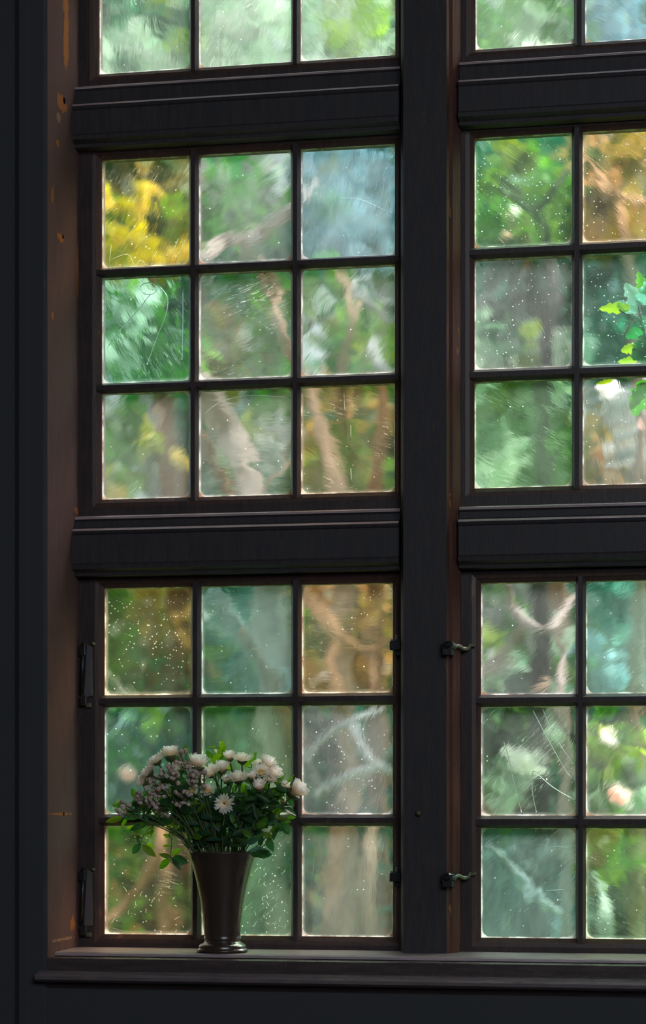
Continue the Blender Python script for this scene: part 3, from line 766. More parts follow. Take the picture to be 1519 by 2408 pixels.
plant('birch_tree', 'pale barked tree with a forked whitish limb, middle of the left windows', 'tree',
      [(600, 780, 90, 120, 7.5, 'green', 330, .11), (560, 400, 100, 60, 8.5, 'grey', 160, .12), (500, 850, 60, 60, 7, 'olive', 130, .10)],
      [([(470, 620, 9), (530, 565, 13), (600, 560, 15), (680, 500, 10), (740, 430, 7)], 6.5, 'bark_pale'), ([(600, 560, 10), (580, 610, 8)], 6.5, 'bark_pale'),
       ([(615, 610, 12), (640, 690, 14), (665, 780, 13), (720, 900, 16)], 6.8, 'bark_tan'),
       ([(480, 900, 26), (530, 1000, 32), (575, 1100, 34), (620, 1240, 38), (640, 1420, 42), (660, 2000, 52), (660, 2400, 60)], 6.2, 'bark_pale'),
       ([(478, 1030, 12), (520, 1120, 16), (550, 1180, 18)], 5.9, 'bark_brown'), ([(560, 1480, 16), (640, 1610, 20), (700, 1760, 22)], 6.0, 'bark_brown')],
      base=at(660, 2400, 6.2)[:2] + (GZ,))
plant('apple_tree', 'tree with orange-brown limbs behind the right column of the left windows', 'tree',
      [(760, 720, 60, 70, 7, 'vivid', 150, .10), (880, 820, 80, 90, 7, 'vivid', 240, .10), (890, 800, 40, 50, 6.4, 'lime', 60, .09), (790, 1000, 110, 120, 7.8, 'olive', 260, .11), (730, 1080, 40, 60, 7, 'lime', 90, .10), (820, 1080, 60, 80, 7.2, 'green', 160, .11)],
      [([(800, 640, 7), (830, 720, 9), (815, 800, 8), (800, 880, 9)], 6.4, 'bark_tan'), ([(830, 650, 8), (850, 700, 11), (920, 760, 9)], 6.6, 'bark_grey'),
       ([(880, 810, 10), (900, 870, 12), (960, 900, 10)], 6.2, 'bark_grey'), ([(725, 910, 12), (760, 1040, 18), (790, 1160, 24), (800, 1400, 26), (810, 2300, 36)], 6.3, 'bark_pale'),
       ([(900, 880, 12), (895, 1000, 16), (885, 1150, 18), (880, 1900, 24), (880, 2400, 30)], 6.6, 'bark_brown'), ([(840, 930, 14), (870, 890, 22)], 7, 'bark_tan')],
      base=at(840, 2400, 6.4)[:2] + (GZ,))
plant('elder_tree', 'grey-green tree with curved twigs behind the bottom left pane of the middle window', 'tree',
      [(390, 1050, 30, 34, 5.8, 'yellow', 50, .09), (270, 1140, 34, 22, 6, 'yellow', 40, .09), (420, 1000, 40, 40, 7, 'deep', 80, .11), (300, 1010, 70, 80, 7.4, 'green', 170, .11), (410, 1150, 50, 30, 7, 'grey', 60, .11), (300, 1160, 70, 40, 6.6, 'lime', 90, .10),
       (580, 1010, 30, 30, 6.4, 'lime', 60, .09), (640, 1040, 34, 34, 6.2, 'grey', 60, .09), (640, 960, 60, 50, 7.4, 'vivid', 110, .1), (650, 1120, 40, 40, 7, 'deep', 60, .1)],
      [([(345, 930, 8), (360, 1020, 13), (345, 1100, 14), (360, 1200, 13), (350, 1500, 18), (360, 2300, 26)], 6.8, 'bark_grey'), ([(375, 960, 5), (380, 1040, 6), (400, 1100, 7)], 6.2, 'bark_tan'),
       ([(620, 1150, 6), (680, 1090, 5)], 6, 'bark_tan')], base=at(360, 2300, 6.8)[:2] + (GZ,))
plant('rhododendron_bush', 'wide saturated green bush behind the flowers with one pink bloom', 'shrub',
      [(340, 1730, 150, 130, 6, 'deep', 420, .10), (330, 1850, 130, 90, 5.8, 'vivid', 260, .10), (560, 1720, 130, 110, 6.2, 'green', 380, .10), (600, 2080, 110, 130, 6, 'vivid', 420, .09), (620, 2100, 100, 120, 5.8, 'deep', 240, .09),
       (330, 1480, 120, 120, 6.6, 'green', 300, .10), (400, 1420, 60, 50, 6.2, 'olive', 110, .10), (420, 1560, 50, 70, 6.4, 'olive', 120, .1), (390, 1650, 40, 40, 5.8, 'lime', 40, .09)],
      blooms=[(300, 1822, 20, 5.2, 'pink')])
plant('hawthorn_tree', 'tan limbed tree with ochre leaves behind the upper right pane of the lower left casement', 'tree',
      [(800, 1420, 110, 60, 6.8, 'tan', 170, .10), (780, 1560, 90, 90, 7, 'olive', 240, .10), (860, 1470, 50, 40, 6.2, 'olive', 90, .09), (760, 1480, 50, 30, 6.2, 'vivid', 80, .09), (590, 1470, 110, 80, 7.4, 'teal', 220, .11), (540, 1590, 70, 60, 6.8, 'deep', 160, .10), (500, 1520, 24, 20, 6, 'lime', 20, .08)],
      [([(720, 1400, 14), (760, 1440, 16), (800, 1500, 14), (870, 1530, 12), (930, 1500, 9)], 5.8, 'bark_tan'), ([(800, 1500, 11), (770, 1560, 12), (800, 1640, 14), (820, 1800, 18), (820, 2400, 26)], 5.8, 'bark_tan'), ([(870, 1530, 9), (880, 1630, 10)], 5.9, 'bark_tan'),
       ([(510, 1400, 16), (560, 1480, 22), (620, 1560, 24), (690, 1640, 26), (760, 1720, 26)], 6.4, 'bark_grey')],
      base=at(820, 2400, 5.8)[:2] + (GZ,), blooms=[(492, 1443, 14, 6.0, 'white')])  # this white bloom stands in for a bright gap of sky
plant('lilac_bush', 'grey-green bush with crossing pale twigs behind the middle right pane of the lower left casement', 'shrub',
      [(810, 1790, 120, 120, 6.6, 'teal', 300, .10), (770, 1700, 50, 36, 6, 'dark', 70, .10), (780, 1850, 50, 40, 6.2, 'deep', 80, .10), (870, 2060, 60, 110, 6.4, 'teal', 180, .1), (760, 2080, 60, 110, 6.8, 'green', 160, .1)],
      [([(720, 1780, 10), (770, 1730, 12), (830, 1700, 9), (900, 1670, 7)], 5.2, 'bark_grey'), ([(740, 1870, 9), (810, 1830, 11), (900, 1800, 10)], 5.3, 'bark_grey'), ([(830, 1700, 8), (870, 1780, 8), (920, 1830, 7)], 5.3, 'bark_grey'),
       ([(790, 1940, 20), (785, 2050, 24), (770, 2200, 24), (770, 2420, 26)], 5.6, 'bark_brown'), ([(880, 1940, 14), (865, 2080, 18), (870, 2420, 20)], 5.6, 'bark_tan')],
      base=at(770, 2420, 5.6)[:2] + (GZ,))
plant('quince_bush', 'tan twigged bush behind the bottom left pane beside the vase', 'shrub',
      [(330, 2080, 120, 120, 6.4, 'olive', 330, .10), (280, 2000, 60, 40, 5.8, 'vivid', 80, .09), (420, 2140, 40, 60, 5.8, 'vivid', 110, .09), (380, 2180, 60, 20, 5.6, 'tan', 40, .09), (300, 2150, 60, 50, 5.8, 'deep', 120, .09), (330, 2110, 50, 50, 5.6, 'green', 90, .09)],
      [([(372, 1950, 14), (365, 2010, 13), (335, 2080, 10), (290, 2130, 10), (230, 2180, 10)], 5, 'bark_tan'), ([(372, 1990, 9), (385, 2060, 9), (380, 2150, 10), (385, 2420, 12)], 5, 'bark_tan')],
      base=at(385, 2420, 5)[:2] + (GZ,))
# right-hand windows
plant('cypress_tree', 'blue-green tree behind the upper right window', 'tree',
      [(1240, 40, 120, 70, 7.5, 'green', 240, .11), (1240, 90, 100, 20, 7, 'pale', 90, .11), (1450, 60, 90, 80, 7.8, 'blue', 240, .12), (820, 480, 110, 130, 8, 'blue', 420, .12), (760, 430, 40, 40, 7.4, 'pale', 50, .11)], bark_m='bark_grey')
plant('rowan_tree', 'tree with dark forked limbs, yellow leaves and two pale blooms', 'tree',
      [(1210, 400, 60, 40, 6.4, 'lime', 110, .1), (1240, 500, 60, 50, 6, 'lime', 90, .1), (1300, 470, 50, 50, 6.4, 'vivid', 120, .1), (1160, 480, 50, 80, 6.8, 'vivid', 160, .1), (1240, 420, 130, 120, 7.6, 'teal', 260, .11), (1180, 390, 40, 30, 6, 'olive', 40, .1), (1220, 560, 60, 30, 7, 'deep', 90, .1)],
      [([(1180, 430, 8), (1220, 470, 10), (1262, 490, 11), (1300, 440, 8), (1345, 400, 8)], 5.8, 'bark_dark'), ([(1262, 490, 9), (1290, 560, 10), (1300, 700, 14), (1280, 900, 18), (1260, 2300, 30)], 5.8, 'bark_dark'), ([(1195, 500, 5), (1210, 560, 6)], 5.6, 'bark_tan')],
      base=at(1260, 2300, 5.8)[:2] + (GZ,), blooms=[(1209, 496, 13, 5.2, 'white'), (1190, 551, 12, 5.2, 'pink')])
plant('plum_tree', 'ochre tree with salmon limbs behind the top pane at the right edge', 'tree',
      [(1450, 430, 110, 120, 6.6, 'tan', 300, .10), (1420, 540, 60, 40, 6.2, 'olive', 110, .1), (1400, 440, 30, 50, 6, 'dark', 60, .1), (1500, 330, 50, 40, 6, 'olive', 70, .1)],
      [([(1370, 360, 8), (1410, 420, 10), (1450, 460, 11), (1530, 480, 11)], 5.6, 'bark_tan'), ([(1450, 460, 8), (1470, 560, 11), (1500, 900, 14), (1500, 2300, 24)], 5.9, 'bark_tan')],
      base=at(1500, 2300, 5.9)[:2] + (GZ,))
plant('holly_tree', 'dark grey-green tree behind the middle pane right of the mullion', 'tree',
      [(1230, 740, 120, 120, 6.8, 'teal', 330, .1), (1180, 690, 60, 40, 6.2, 'grey', 90, .1), (1160, 830, 50, 60, 5.8, 'pale', 100, .1), (1310, 780, 50, 60, 6, 'pale', 90, .1), (1270, 690, 60, 60, 6.4, 'dark', 140, .1), (1220, 800, 50, 60, 6.6, 'dark', 90, .1), (1280, 830, 40, 30, 5.8, 'lime', 40, .09),
       (1440, 740, 90, 120, 7, 'deep', 300, .1), (1420, 640, 60, 40, 6.6, 'dark', 90, .1)])
plant('hazel_bush', 'milky green bush behind the lowest pane of the middle right window', 'shrub',
      [(1230, 1010, 120, 130, 6.4, 'green', 420, .1), (1180, 1080, 70, 40, 5.8, 'pale', 90, .1), (1150, 930, 40, 50, 6, 'lime', 60, .1), (1300, 950, 50, 60, 5.9, 'pale', 60, .09), (1440, 1050, 100, 100, 7, 'olive', 280, .1), (1440, 940, 60, 40, 6.4, 'grey', 90, .1), (1490, 1080, 50, 50, 6, 'grey', 80, .1), (1400, 1090, 30, 40, 6, 'tan', 40, .09)],
      blooms=[(1425, 916, 24, 4.6, 'white'), (1500, 1000, 9, 5, 'pink')])
plant('dogwood_tree', 'tree with tangled pale limbs behind the top pane of the lower right casement', 'tree',
      [(1240, 1500, 130, 130, 7, 'green', 280, .1), (1240, 1420, 110, 50, 6.8, 'grey', 120, .1), (1190, 1600, 60, 30, 5.6, 'pale', 100, .09), (1290, 1560, 60, 40, 6.2, 'vivid', 110, .1), (1170, 1540, 30, 30, 6, 'lime', 40, .1), (1200, 1570, 50, 40, 6, 'deep', 80, .1), (1450, 1480, 110, 140, 7, 'teal', 380, .1), (1430, 1580, 60, 50, 6.4, 'blue', 110, .1), (1300, 1480, 60, 40, 6, 'pale', 60, .09)],
      [([(1190, 1370, 9), (1205, 1430, 12), (1235, 1470, 14), (1290, 1480, 10), (1345, 1400, 8)], 5.2, 'bark_pale'), ([(1235, 1470, 9), (1200, 1530, 10), (1130, 1580, 9)], 5.3, 'bark_pale'), ([(1300, 1480, 9), (1325, 1540, 9), (1315, 1640, 10), (1330, 1800, 12), (1330, 2400, 18)], 5.2, 'bark_pale'), ([(1255, 1625, 6), (1290, 1605, 7)], 5.2, 'bark_tan')],
      base=at(1330, 2400, 5.2)[:2] + (GZ,))
plant('laurel_bush', 'bright green and white dappled bush behind the middle pane of the lower right casement', 'shrub',
      [(1240, 1790, 120, 130, 6.2, 'vivid', 420, .1), (1220, 1830, 40, 50, 5.4, 'pale', 80, .09), (1160, 1700, 60, 40, 6, 'dark', 100, .1), (1320, 1690, 30, 40, 5.8, 'pale', 50, .09), (1280, 1880, 50, 40, 5.6, 'deep', 90, .1), (1180, 1880, 40, 30, 5.6, 'tan', 30, .09),
       (1450, 1790, 100, 120, 6.2, 'vivid', 330, .1), (1440, 1760, 60, 40, 5.4, 'lime', 80, .09), (1460, 1860, 60, 30, 5.4, 'pale', 100, .09), (1420, 1720, 40, 30, 5.6, 'dark', 60, .1)],
      blooms=[(1425, 1735, 14, 5, 'white'), (1460, 1870, 22, 5, 'pink')])
plant('willow_bush', 'teal willow bush with a pale limb behind the lowest panes of the lower right casement', 'shrub',
      [(1240, 2080, 130, 140, 6.4, 'teal', 420, .1), (1200, 2000, 60, 40, 5.6, 'grey', 80, .09), (1300, 2130, 60, 60, 5.8, 'blue', 110, .1), (1450, 2060, 100, 130, 6.6, 'olive', 300, .1), (1440, 2000, 60, 50, 5.8, 'lime', 100, .09), (1440, 2140, 60, 60, 6, 'dark', 120, .1), (1400, 1990, 30, 30, 5.6, 'tan', 40, .09)],
      [([(1150, 1980, 9), (1200, 2030, 12), (1240, 2070, 13), (1280, 2120, 12), (1340, 2160, 10)], 5.2, 'bark_grey'), ([(1390, 2060, 8), (1420, 2120, 14), (1425, 2200, 16), (1425, 2420, 18)], 5.2, 'bark_grey')],
      base=at(1425, 2420, 5.2)[:2] + (GZ,))

# leafy climber growing just outside, right edge of the middle right window
cl_root = empty('climbing_vine', (at(1575, 1600, .32).x, .32, GZ)); tag(cl_root, 'climbing vine with bright green lobed leaves against the right edge panes', 'climbing plant')
cbase = Vector(cl_root.location)
b = MB()
S = lambda px, py, dy=0: at(px, py, .30 + dy)
b.tube(smooth_path([cbase, S(1590, 1800), S(1570, 1300), S(1545, 1000), S(1530, 880), S(1512, 770), S(1500, 715)], 6), [.009 - .0002 * i for i in range(37)], 8)
b.tube(smooth_path([S(1512, 780), S(1485, 750), S(1455, 730)], 5), .0022, 6)
b.tube(smooth_path([S(1530, 880), S(1505, 830), S(1488, 820)], 5), .0022, 6)
b.tube(smooth_path([S(1540, 920), S(1520, 900), S(1505, 905)], 5), .0024, 6)
o = b.build('vine_stem', M['stem'], cl_root, smooth=True); o.location = -cbase
def lobed(b, tip, basep, wd, col, yj=0.0):
    """lobed leaf outline with a bent blade, from base to tip"""
    B_ = Vector(basep); T_ = Vector(tip); d = T_ - B_; L = d.length; d.normalize()
    nrm = Vector((random.uniform(-.3, .3), -1, random.uniform(-.2, .5))).normalized(); s = d.cross(nrm).normalized()
    out = [(0, .05), (.06, .5), (.2, .85), (.3, .62), (.42, 1.0), (.56, .62), (.66, .8), (.78, .42), (.9, .36), (1, 0)]
    pts = [(t, w_) for t, w_ in out] + [(t, -w_) for t, w_ in reversed(out[:-1])]
    vs = [B_ + d * L * t + s * wd * .5 * w_ * random.uniform(.85, 1.1) - nrm * (abs(w_) * wd * .14) + nrm * (wd * .35 * (t - .5) ** 2) for t, w_ in pts]
    vs.append(B_ + d * L * .5); c = len(vs) - 1; k = len(pts)
    b.add(vs, [(i, (i + 1) % k, c) for i in range(k)], 0, col)
b = MB()
lv = [((1408, 727), (1482, 722), 34, (.55, .72, .02)), ((1452, 708), (1500, 735), 40, (.42, .66, .55)), ((1470, 668), (1512, 715), 52, (.50, .70, .62)), ((1500, 640), (1520, 690), 34, (.25, .62, .06)),
      ((1525, 660), (1515, 720), 60, (.3, .55, .45)), ((1480, 770), (1520, 745), 34, (.12, .35, .2)), ((1470, 795), (1518, 770), 36, (.05, .28, .08)), ((1460, 826), (1495, 812), 30, (.58, .75, .03)), ((1452, 852), (1500, 845), 24, (.5, .72, .04)),
      ((1490, 850), (1530, 790), 60, (.03, .24, .06)), ((1510, 860), (1545, 780), 70, (.04, .28, .08)), ((1488, 980), (1530, 895), 62, (.10, .40, .05)), ((1480, 965), (1518, 900), 40, (.14, .45, .05)), ((1402, 902), (1440, 893), 14, (.5, .7, .04)), ((1478, 740), (1510, 752), 26, (.06, .2, .1)), ((1500, 800), (1530, 830), 50, (.05, .3, .1)), ((1560, 640), (1530, 700), 60, (.2, .5, .1))]
for t, bs, wd, col in lv:
    lobed(b, at(*t, .30 + random.uniform(-.03, .03)), at(*bs, .30), wd * 0.00115, col)
o = b.build('vine_leaves', M['garden_leaf'], cl_root, smooth=True); o.location = -cbase

#@BOUQUET
# ------------------------------------------------------------------ the vase of flowers
VY = -0.135
vc = at(523, 2238, VY); s0 = scale_at(523, 2200, VY)
vz = lambda py: Z_SILL + (2238 - py) * s0
prof_px = [(0, 2237.5), (57, 2237.5), (59, 2235), (58, 2231), (54.5, 2229), (55, 2225), (53, 2221), (48, 2218), (41, 2214.5), (40, 2211), (42.5, 2208), (43.5, 2205.5), (41.5, 2203),
           (42, 2196), (43, 2178), (46, 2150), (50, 2122), (55.5, 2094), (62, 2066), (69, 2040), (76, 2020), (79, 2012), (80.5, 2009), (79, 2008), (76, 2011), (66, 2044), (52, 2094), (42, 2150), (38, 2190), (0, 2194)]
b = MB(); b.lathe([(r * s0, vz(y)) for r, y in prof_px], vc.x, VY, 64)
va = b.build('vase', M['vase'], smooth=True, fix=True, origin=(vc.x, VY, Z_SILL))
tag(va, 'dark glazed flared vase on a ringed foot, standing on the sill', 'vase')
m = va.modifiers.new('sub', 'SUBSURF'); m.levels = m.render_levels = 1
MOUTH = Vector((vc.x, VY, vz(2012)))

WH = [(.96, .93, .92), (.95, .88, .86), (.97, .95, .94)]
def bloom_mesh(kind):
    """unit radius flower head opening to +z: rings of cupped petals"""
    b = MB(); rnd = random.Random(kind * 11 + 5)
    if kind == 0: rings = [(20, 14, 1.0, .62), (18, 30, .88, .56), (15, 48, .72, .46), (11, 64, .54, .36), (8, 78, .36, .3)]       # full pompon
    elif kind == 1: rings = [(18, 16, 1.0, .66), (16, 30, .9, .6), (12, 44, .74, .5)]                          # open daisy with heart
    else: rings = [(16, 48, 1.0, .5), (15, 60, .96, .46), (12, 72, .86, .4), (8, 82, .7, .34)]                  # half closed cup
    for (n_, el, L, w_) in rings:
        for k in range(n_):
            a = 2 * PI * (k + rnd.uniform(-.3, .3)) / n_; e = math.radians(el + rnd.uniform(-7, 7)); LL = L * rnd.uniform(.88, 1.08)
            out = Vector((math.cos(a), math.sin(a), 0)); side = Vector((-math.sin(a), math.cos(a), 0))
            W = 3.1 * LL / n_ * (1.3 if n_ > 12 else 1.0); base = .1
            rows_ = []
            c = Vector((0, 0, 0)) + out * base
            for j, (t, wf, cup) in enumerate([(0, .35, 0), (.3, .8, .25), (.6, 1.0, .3), (.85, .85, .22), (1.0, .35, .1)]):
                ee = e + (t - .35) * .55
                if j: c = c + (out * math.cos(ee) + Vector((0, 0, 1)) * math.sin(ee)) * (LL * .9) * (t - pt)
                pt = t
                nn = (-out * math.sin(ee) + Vector((0, 0, 1)) * math.cos(ee))
                hw = W * .5 * wf
                rows_.append([c - side * hw + nn * hw * cup * 2, c - nn * 0, c + side * hw + nn * hw * cup * 2])
            vs = [p for r_ in rows_ for p in r_]
            for j in range(4):
                t = j / 3; col = tuple(lerp(q1, q2, min(1, t * 1.3)) for q1, q2 in zip((.88, .80, .62), WH[k % 3]))
                b.add([vs[j * 3 + i] for i in range(6)], [(0, 1, 4, 3), (1, 2, 5, 4)], 0, col)
    me = b.build('petals', M['petal'], smooth=True); 
    bm = bmesh.new(); bm.from_mesh(me.data); bmesh.ops.remove_doubles(bm, verts=bm.verts, dist=1e-4); bm.to_mesh(me.data); bm.free()
    d = me.data; bpy.data.objects.remove(me); return d
BL = [bloom_mesh(0), bloom_mesh(1), bloom_mesh(2)]
def ball_data(name, r, mt, squash=1, rough=0.0, seg=10):
    b = MB(); pr = [(r * math.sin(PI * i / 7), -r * squash * math.cos(PI * i / 7)) for i in range(8)]; pr[0] = (1e-4, pr[0][1]); pr[-1] = (1e-4, pr[-1][1])
    b.lathe(pr, 0, 0, seg); o = b.build(name, mt, smooth=True, fix=True); d = o.data; bpy.data.objects.remove(o); return d
HEART = ball_data('heart', .27, M['heart'], .55, seg=14)
b = MB(); b.lathe([(.05, -.30), (.12, -.26), (.30, -.14), (.40, 0.02), (.43, .12), (.36, .06), (.05, .0)], 0, 0, 14); o_ = b.build('c', M['stem'], smooth=True, fix=True); CALYX = o_.data; bpy.data.objects.remove(o_)

def stem_path(tip, aim, spread):
    """from the flower down into the vase"""
    tip = Vector(tip); dx = tip.x - MOUTH.x
    mouth = MOUTH + Vector((max(-.055, min(.055, dx * .28)), max(-.05, min(.05, (tip.y - MOUTH.y) * .4)), 0))
    down = tip - aim * .045
    mid = Vector((lerp(mouth.x, tip.x, .38), lerp(mouth.y, tip.y, .5), lerp(mouth.z, tip.z, .5)))
    end = Vector((MOUTH.x + (mouth.x - MOUTH.x) * -.1, MOUTH.y, MOUTH.z - .12))
    return smooth_path([end, mouth, mid, down, tip], 6)

def at_obj(name, data, parent, loc=(0, 0, 0), rot=None, s=1.0):
    o = bpy.data.objects.new(name, data); C.objects.link(o); o.parent = parent; o.location = loc
    if rot is not None: o.rotation_mode = 'QUATERNION'; o.rotation_quaternion = rot
    o.scale = (s, s, s); return o

def mum(px, py, r, kind, aim, dy, label, leaves=2):
    """aim: direction the head faces (x right, y away from the room, z up)"""
    aim = Vector(aim).normalized(); c = at(px, py, VY + dy); s = scale_at(px, py, VY + dy) * r * (1.36, 1.3, 1.62)[kind]
    root = empty('chrysanthemum', MOUTH); tag(root, label, 'flower', 'chrysanthemums in the vase')
    q = aim.to_track_quat('Z', 'Y')
    c0 = c - aim * s * (.25 if kind < 2 else .5)
    at_obj('petals', BL[kind], root, c0 - MOUTH, q, s)
    if kind == 1: at_obj('flower_heart', HEART, root, c0 - MOUTH + aim * s * .16, q, s)
    at_obj('calyx', CALYX, root, c0 - MOUTH, q, s)
    b = MB(); P = stem_path(c0 - aim * s * .2, aim, 0)
    b.tube(P, [.0022] * len(P), 7)
    st = b.build('stem', M['stem'], root, smooth=True); st.location = -MOUTH
    if leaves:
        rnd = random
        for k in range(leaves):
            i = int(len(P) * rnd.uniform(.42, .78)); p = P[i]
            d = Vector((rnd.uniform(-1, 1), rnd.uniform(-.9, .5), rnd.uniform(-.1, .6))).normalized()
            lg = rnd.uniform(.035, .055); g_ = rnd.uniform(.7, 1.2)
            b = MB(); big_leaf(b, p, d, lg, lg * .45, (.05 * g_, .13 * g_, .045 * g_))
            lf = b.build('leaf', M['sprig_leaf'], root, smooth=True); lf.location = -MOUTH

def big_leaf(b, p, d, L, W, col, curl=.25, face=True):
    """smooth pointed leaf with midrib fold and drooping tip"""
    d = Vector(d).normalized(); a = Vector((0, 0, 1)) if abs(d.z) < .85 else Vector((0, -1, 0))
    if face: a = Vector((random.uniform(-.5, .5), -1, random.uniform(0, .9)))
    s = d.cross(a).normalized(); nn = s.cross(d)
    tw = random.uniform(-.5, .5); s, nn = s * math.cos(tw) + nn * math.sin(tw), nn * math.cos(tw) - s * math.sin(tw)
    vs = []; N_ = 6
    for i in range(N_ + 1):
        t = i / N_; w_ = W * .5 * (math.sin(PI * t ** .8) ** .8 if 0 < t < 1 else 0.02)
        c = p + d * L * t - nn * L * curl * t * t
        vs += [c - s * w_ + nn * w_ * .35, c, c + s * w_ + nn * w_ * .35]
    fs = []
    for i in range(N_):
        for j in range(2): a0 = i * 3 + j; fs.append((a0, a0 + 1, a0 + 4, a0 + 3))
    b.add(vs, fs, 0, col)

MUMS = [
 (400, 1766, 21, 2, (-.15, .1, 1), -.03, 'white chrysanthemum standing highest at the upper left of the bouquet'),
 (366, 1786, 22, 0, (-.45, -.35, .8), -.06, 'white chrysanthemum just below and left of the highest left bloom'),
 (346, 1814, 22, 0, (-.7, -.4, .6), -.07, 'white chrysanthemum on the upper left shoulder of the bouquet'),
 (330, 1836, 15, 2, (-.9, -.3, .35), -.05, 'small white chrysanthemum facing left at the bouquet edge'),
 (466, 1787, 25, 2, (.15, -.1, 1), -.05, 'large white cupped chrysanthemum in front of the left muntin'),
 (406, 1808, 17, 2, (-.1, -.5, .8), -.03, 'cream chrysanthemum half hidden by the mauve buds'),
 (430, 1800, 14, 2, (.2, -.3, .9), .02, 'small cream chrysanthemum behind the upper mauve buds'),
 (511, 1767, 9, 2, (.1, 0, 1), .05, 'tiny white chrysanthemum bud between the lime green leaves at the top'),
 (538, 1774, 15, 2, (-.1, -.3, 1), .0, 'small blush chrysanthemum at the top centre'),
 (570, 1782, 23, 0, (.1, -.25, 1), .01, 'full white chrysanthemum at the top centre right'),
 (522, 1800, 18, 2, (.1, -.3, .9), -.02, 'blush chrysanthemum below the small top centre bloom'),
 (494, 1815, 22, 0, (-.25, -.6, .7), -.04, 'full white chrysanthemum left of the centre of the bouquet'),
 (560, 1827, 25, 0, (0, -.35, 1), -.03, 'largest grey-white chrysanthemum in the centre of the bouquet'),
 (531, 1830, 12, 2, (-.1, -.4, .9), -.02, 'small amber chrysanthemum bud beside the central bloom'),
 (630, 1791, 22, 2, (.5, -.2, .8), .02, 'white chrysanthemum highest at the upper right of the bouquet'),
 (606, 1794, 14, 0, (-.1, -.4, .9), .03, 'small white chrysanthemum left of the highest right bloom'),
 (614, 1814, 21, 1, (.15, -.7, .75), -.02, 'open white chrysanthemum in the right cluster'),
 (648, 1815, 19, 2, (.7, -.3, .6), .0, 'blush white chrysanthemum at the right shoulder of the bouquet'),
 (593, 1822, 13, 2, (-.3, -.3, .85), -.03, 'small amber based chrysanthemum right of the central bloom'),
 (636, 1831, 15, 0, (.3, -.5, .7), -.01, 'small white chrysanthemum under the right cluster'),
 (609, 1845, 17, 2, (.05, -.6, .8), -.05, 'amber hearted chrysanthemum hanging below the right cluster'),
 (703, 1853, 26, 2, (.75, -.1, .75), .0, 'white chrysanthemum reaching furthest right over the muntin'),
 (676, 1846, 16, 0, (.2, -.3, .9), .02, 'white chrysanthemum beside the one furthest right'),
 (488, 1858, 17, 1, (.1, -.75, .6), -.06, 'open chrysanthemum with a yellow heart low in the centre'),
 (450, 1858, 17, 1, (-.1, -.85, .5), -.06, 'daisy-like chrysanthemum with a yellow heart among the mauve buds'),
 (527, 1890, 20, 0, (.1, -.95, -.15), -.07, 'drooping pinkish chrysanthemum lowest in the centre'),
 (665, 1880, 11, 2, (.3, 0, .9), .05, 'small pale chrysanthemum behind the right hand leaves')]
for a in MUMS: mum(*a)

# sprays of mauve buds
BUD = ball_data('bud', 1.0, M['bud'], 1.08)
SPRAYS = [(432, 1782, 30, 22, 13, -.02, 'topmost mauve bud spray beside the highest left bloom'), (398, 1822, 26, 22, 13, -.05, 'mauve bud spray on the left shoulder of the bouquet'),
 (372, 1846, 22, 24, 12, -.05, 'mauve bud spray below the left shoulder blooms'), (446, 1826, 20, 18, 9, -.06, 'mauve bud spray left of the centre bloom'),
 (473, 1834, 20, 20, 9, -.07, 'mauve bud spray beside the yellow hearted blooms'), (338, 1872, 20, 20, 14, -.05, 'dense brownish mauve bud spray at the left'),
 (372, 1882, 22, 18, 10, -.06, 'brownish mauve bud spray low on the left'), (296, 1892, 12, 14, 6, -.03, 'small mauve bud spray at the far left tip'),
 (284, 1906, 10, 6, 4, -.03, 'lowest mauve bud spray at the far left tip'), (425, 1862, 18, 22, 9, -.07, 'mauve bud spray in the middle of the left half'),
 (420, 1890, 28, 12, 7, -.05, 'shaded mauve bud spray under the yellow hearted blooms'), (380, 1912, 18, 14, 5, -.05, 'shaded brown bud spray lowest on the left'),
 (462, 1808, 16, 14, 7, -.05, 'mauve bud spray in front of the large cupped bloom'), (352, 1830, 14, 14, 6, -.04, 'mauve bud spray over the left edge blooms')]
for (px, py, rx, ry, n_, dy, lab) in SPRAYS:
    root = empty('bud_spray', MOUTH); tag(root, lab, 'flower spray', 'mauve bud sprays in the vase')
    c = at(px, py, VY + dy); s = scale_at(px, py, VY + dy)
    node = c - (c - MOUTH).normalized() * .03
    b = MB(); P = stem_path(node, (c - MOUTH).normalized(), 0); b.tube(P, .0018, 6)
    for k in range(int(n_ * 1.3)):
        v = rvec(); v = v.normalized() * v.length ** .5
        p = c + Vector((v.x * rx * s, v.y * .022, v.z * ry * s)); r = random.uniform(4.2, 5.8) * s
        at_obj('bud', BUD, root, p - MOUTH, rvec().to_track_quat('Z', 'Y'), r)
        b.tube(smooth_path([node, (node + p) / 2 + Vector((0, 0, -.005)), p], 3), .0009, 5)
        if k % 3 == 0: p2 = p + rvec() * r * 1.3; at_obj('bud', BUD, root, p2 - MOUTH, None, r * .8)
    st = b.build('stem', M['stem'], root, smooth=True); st.location = -MOUTH

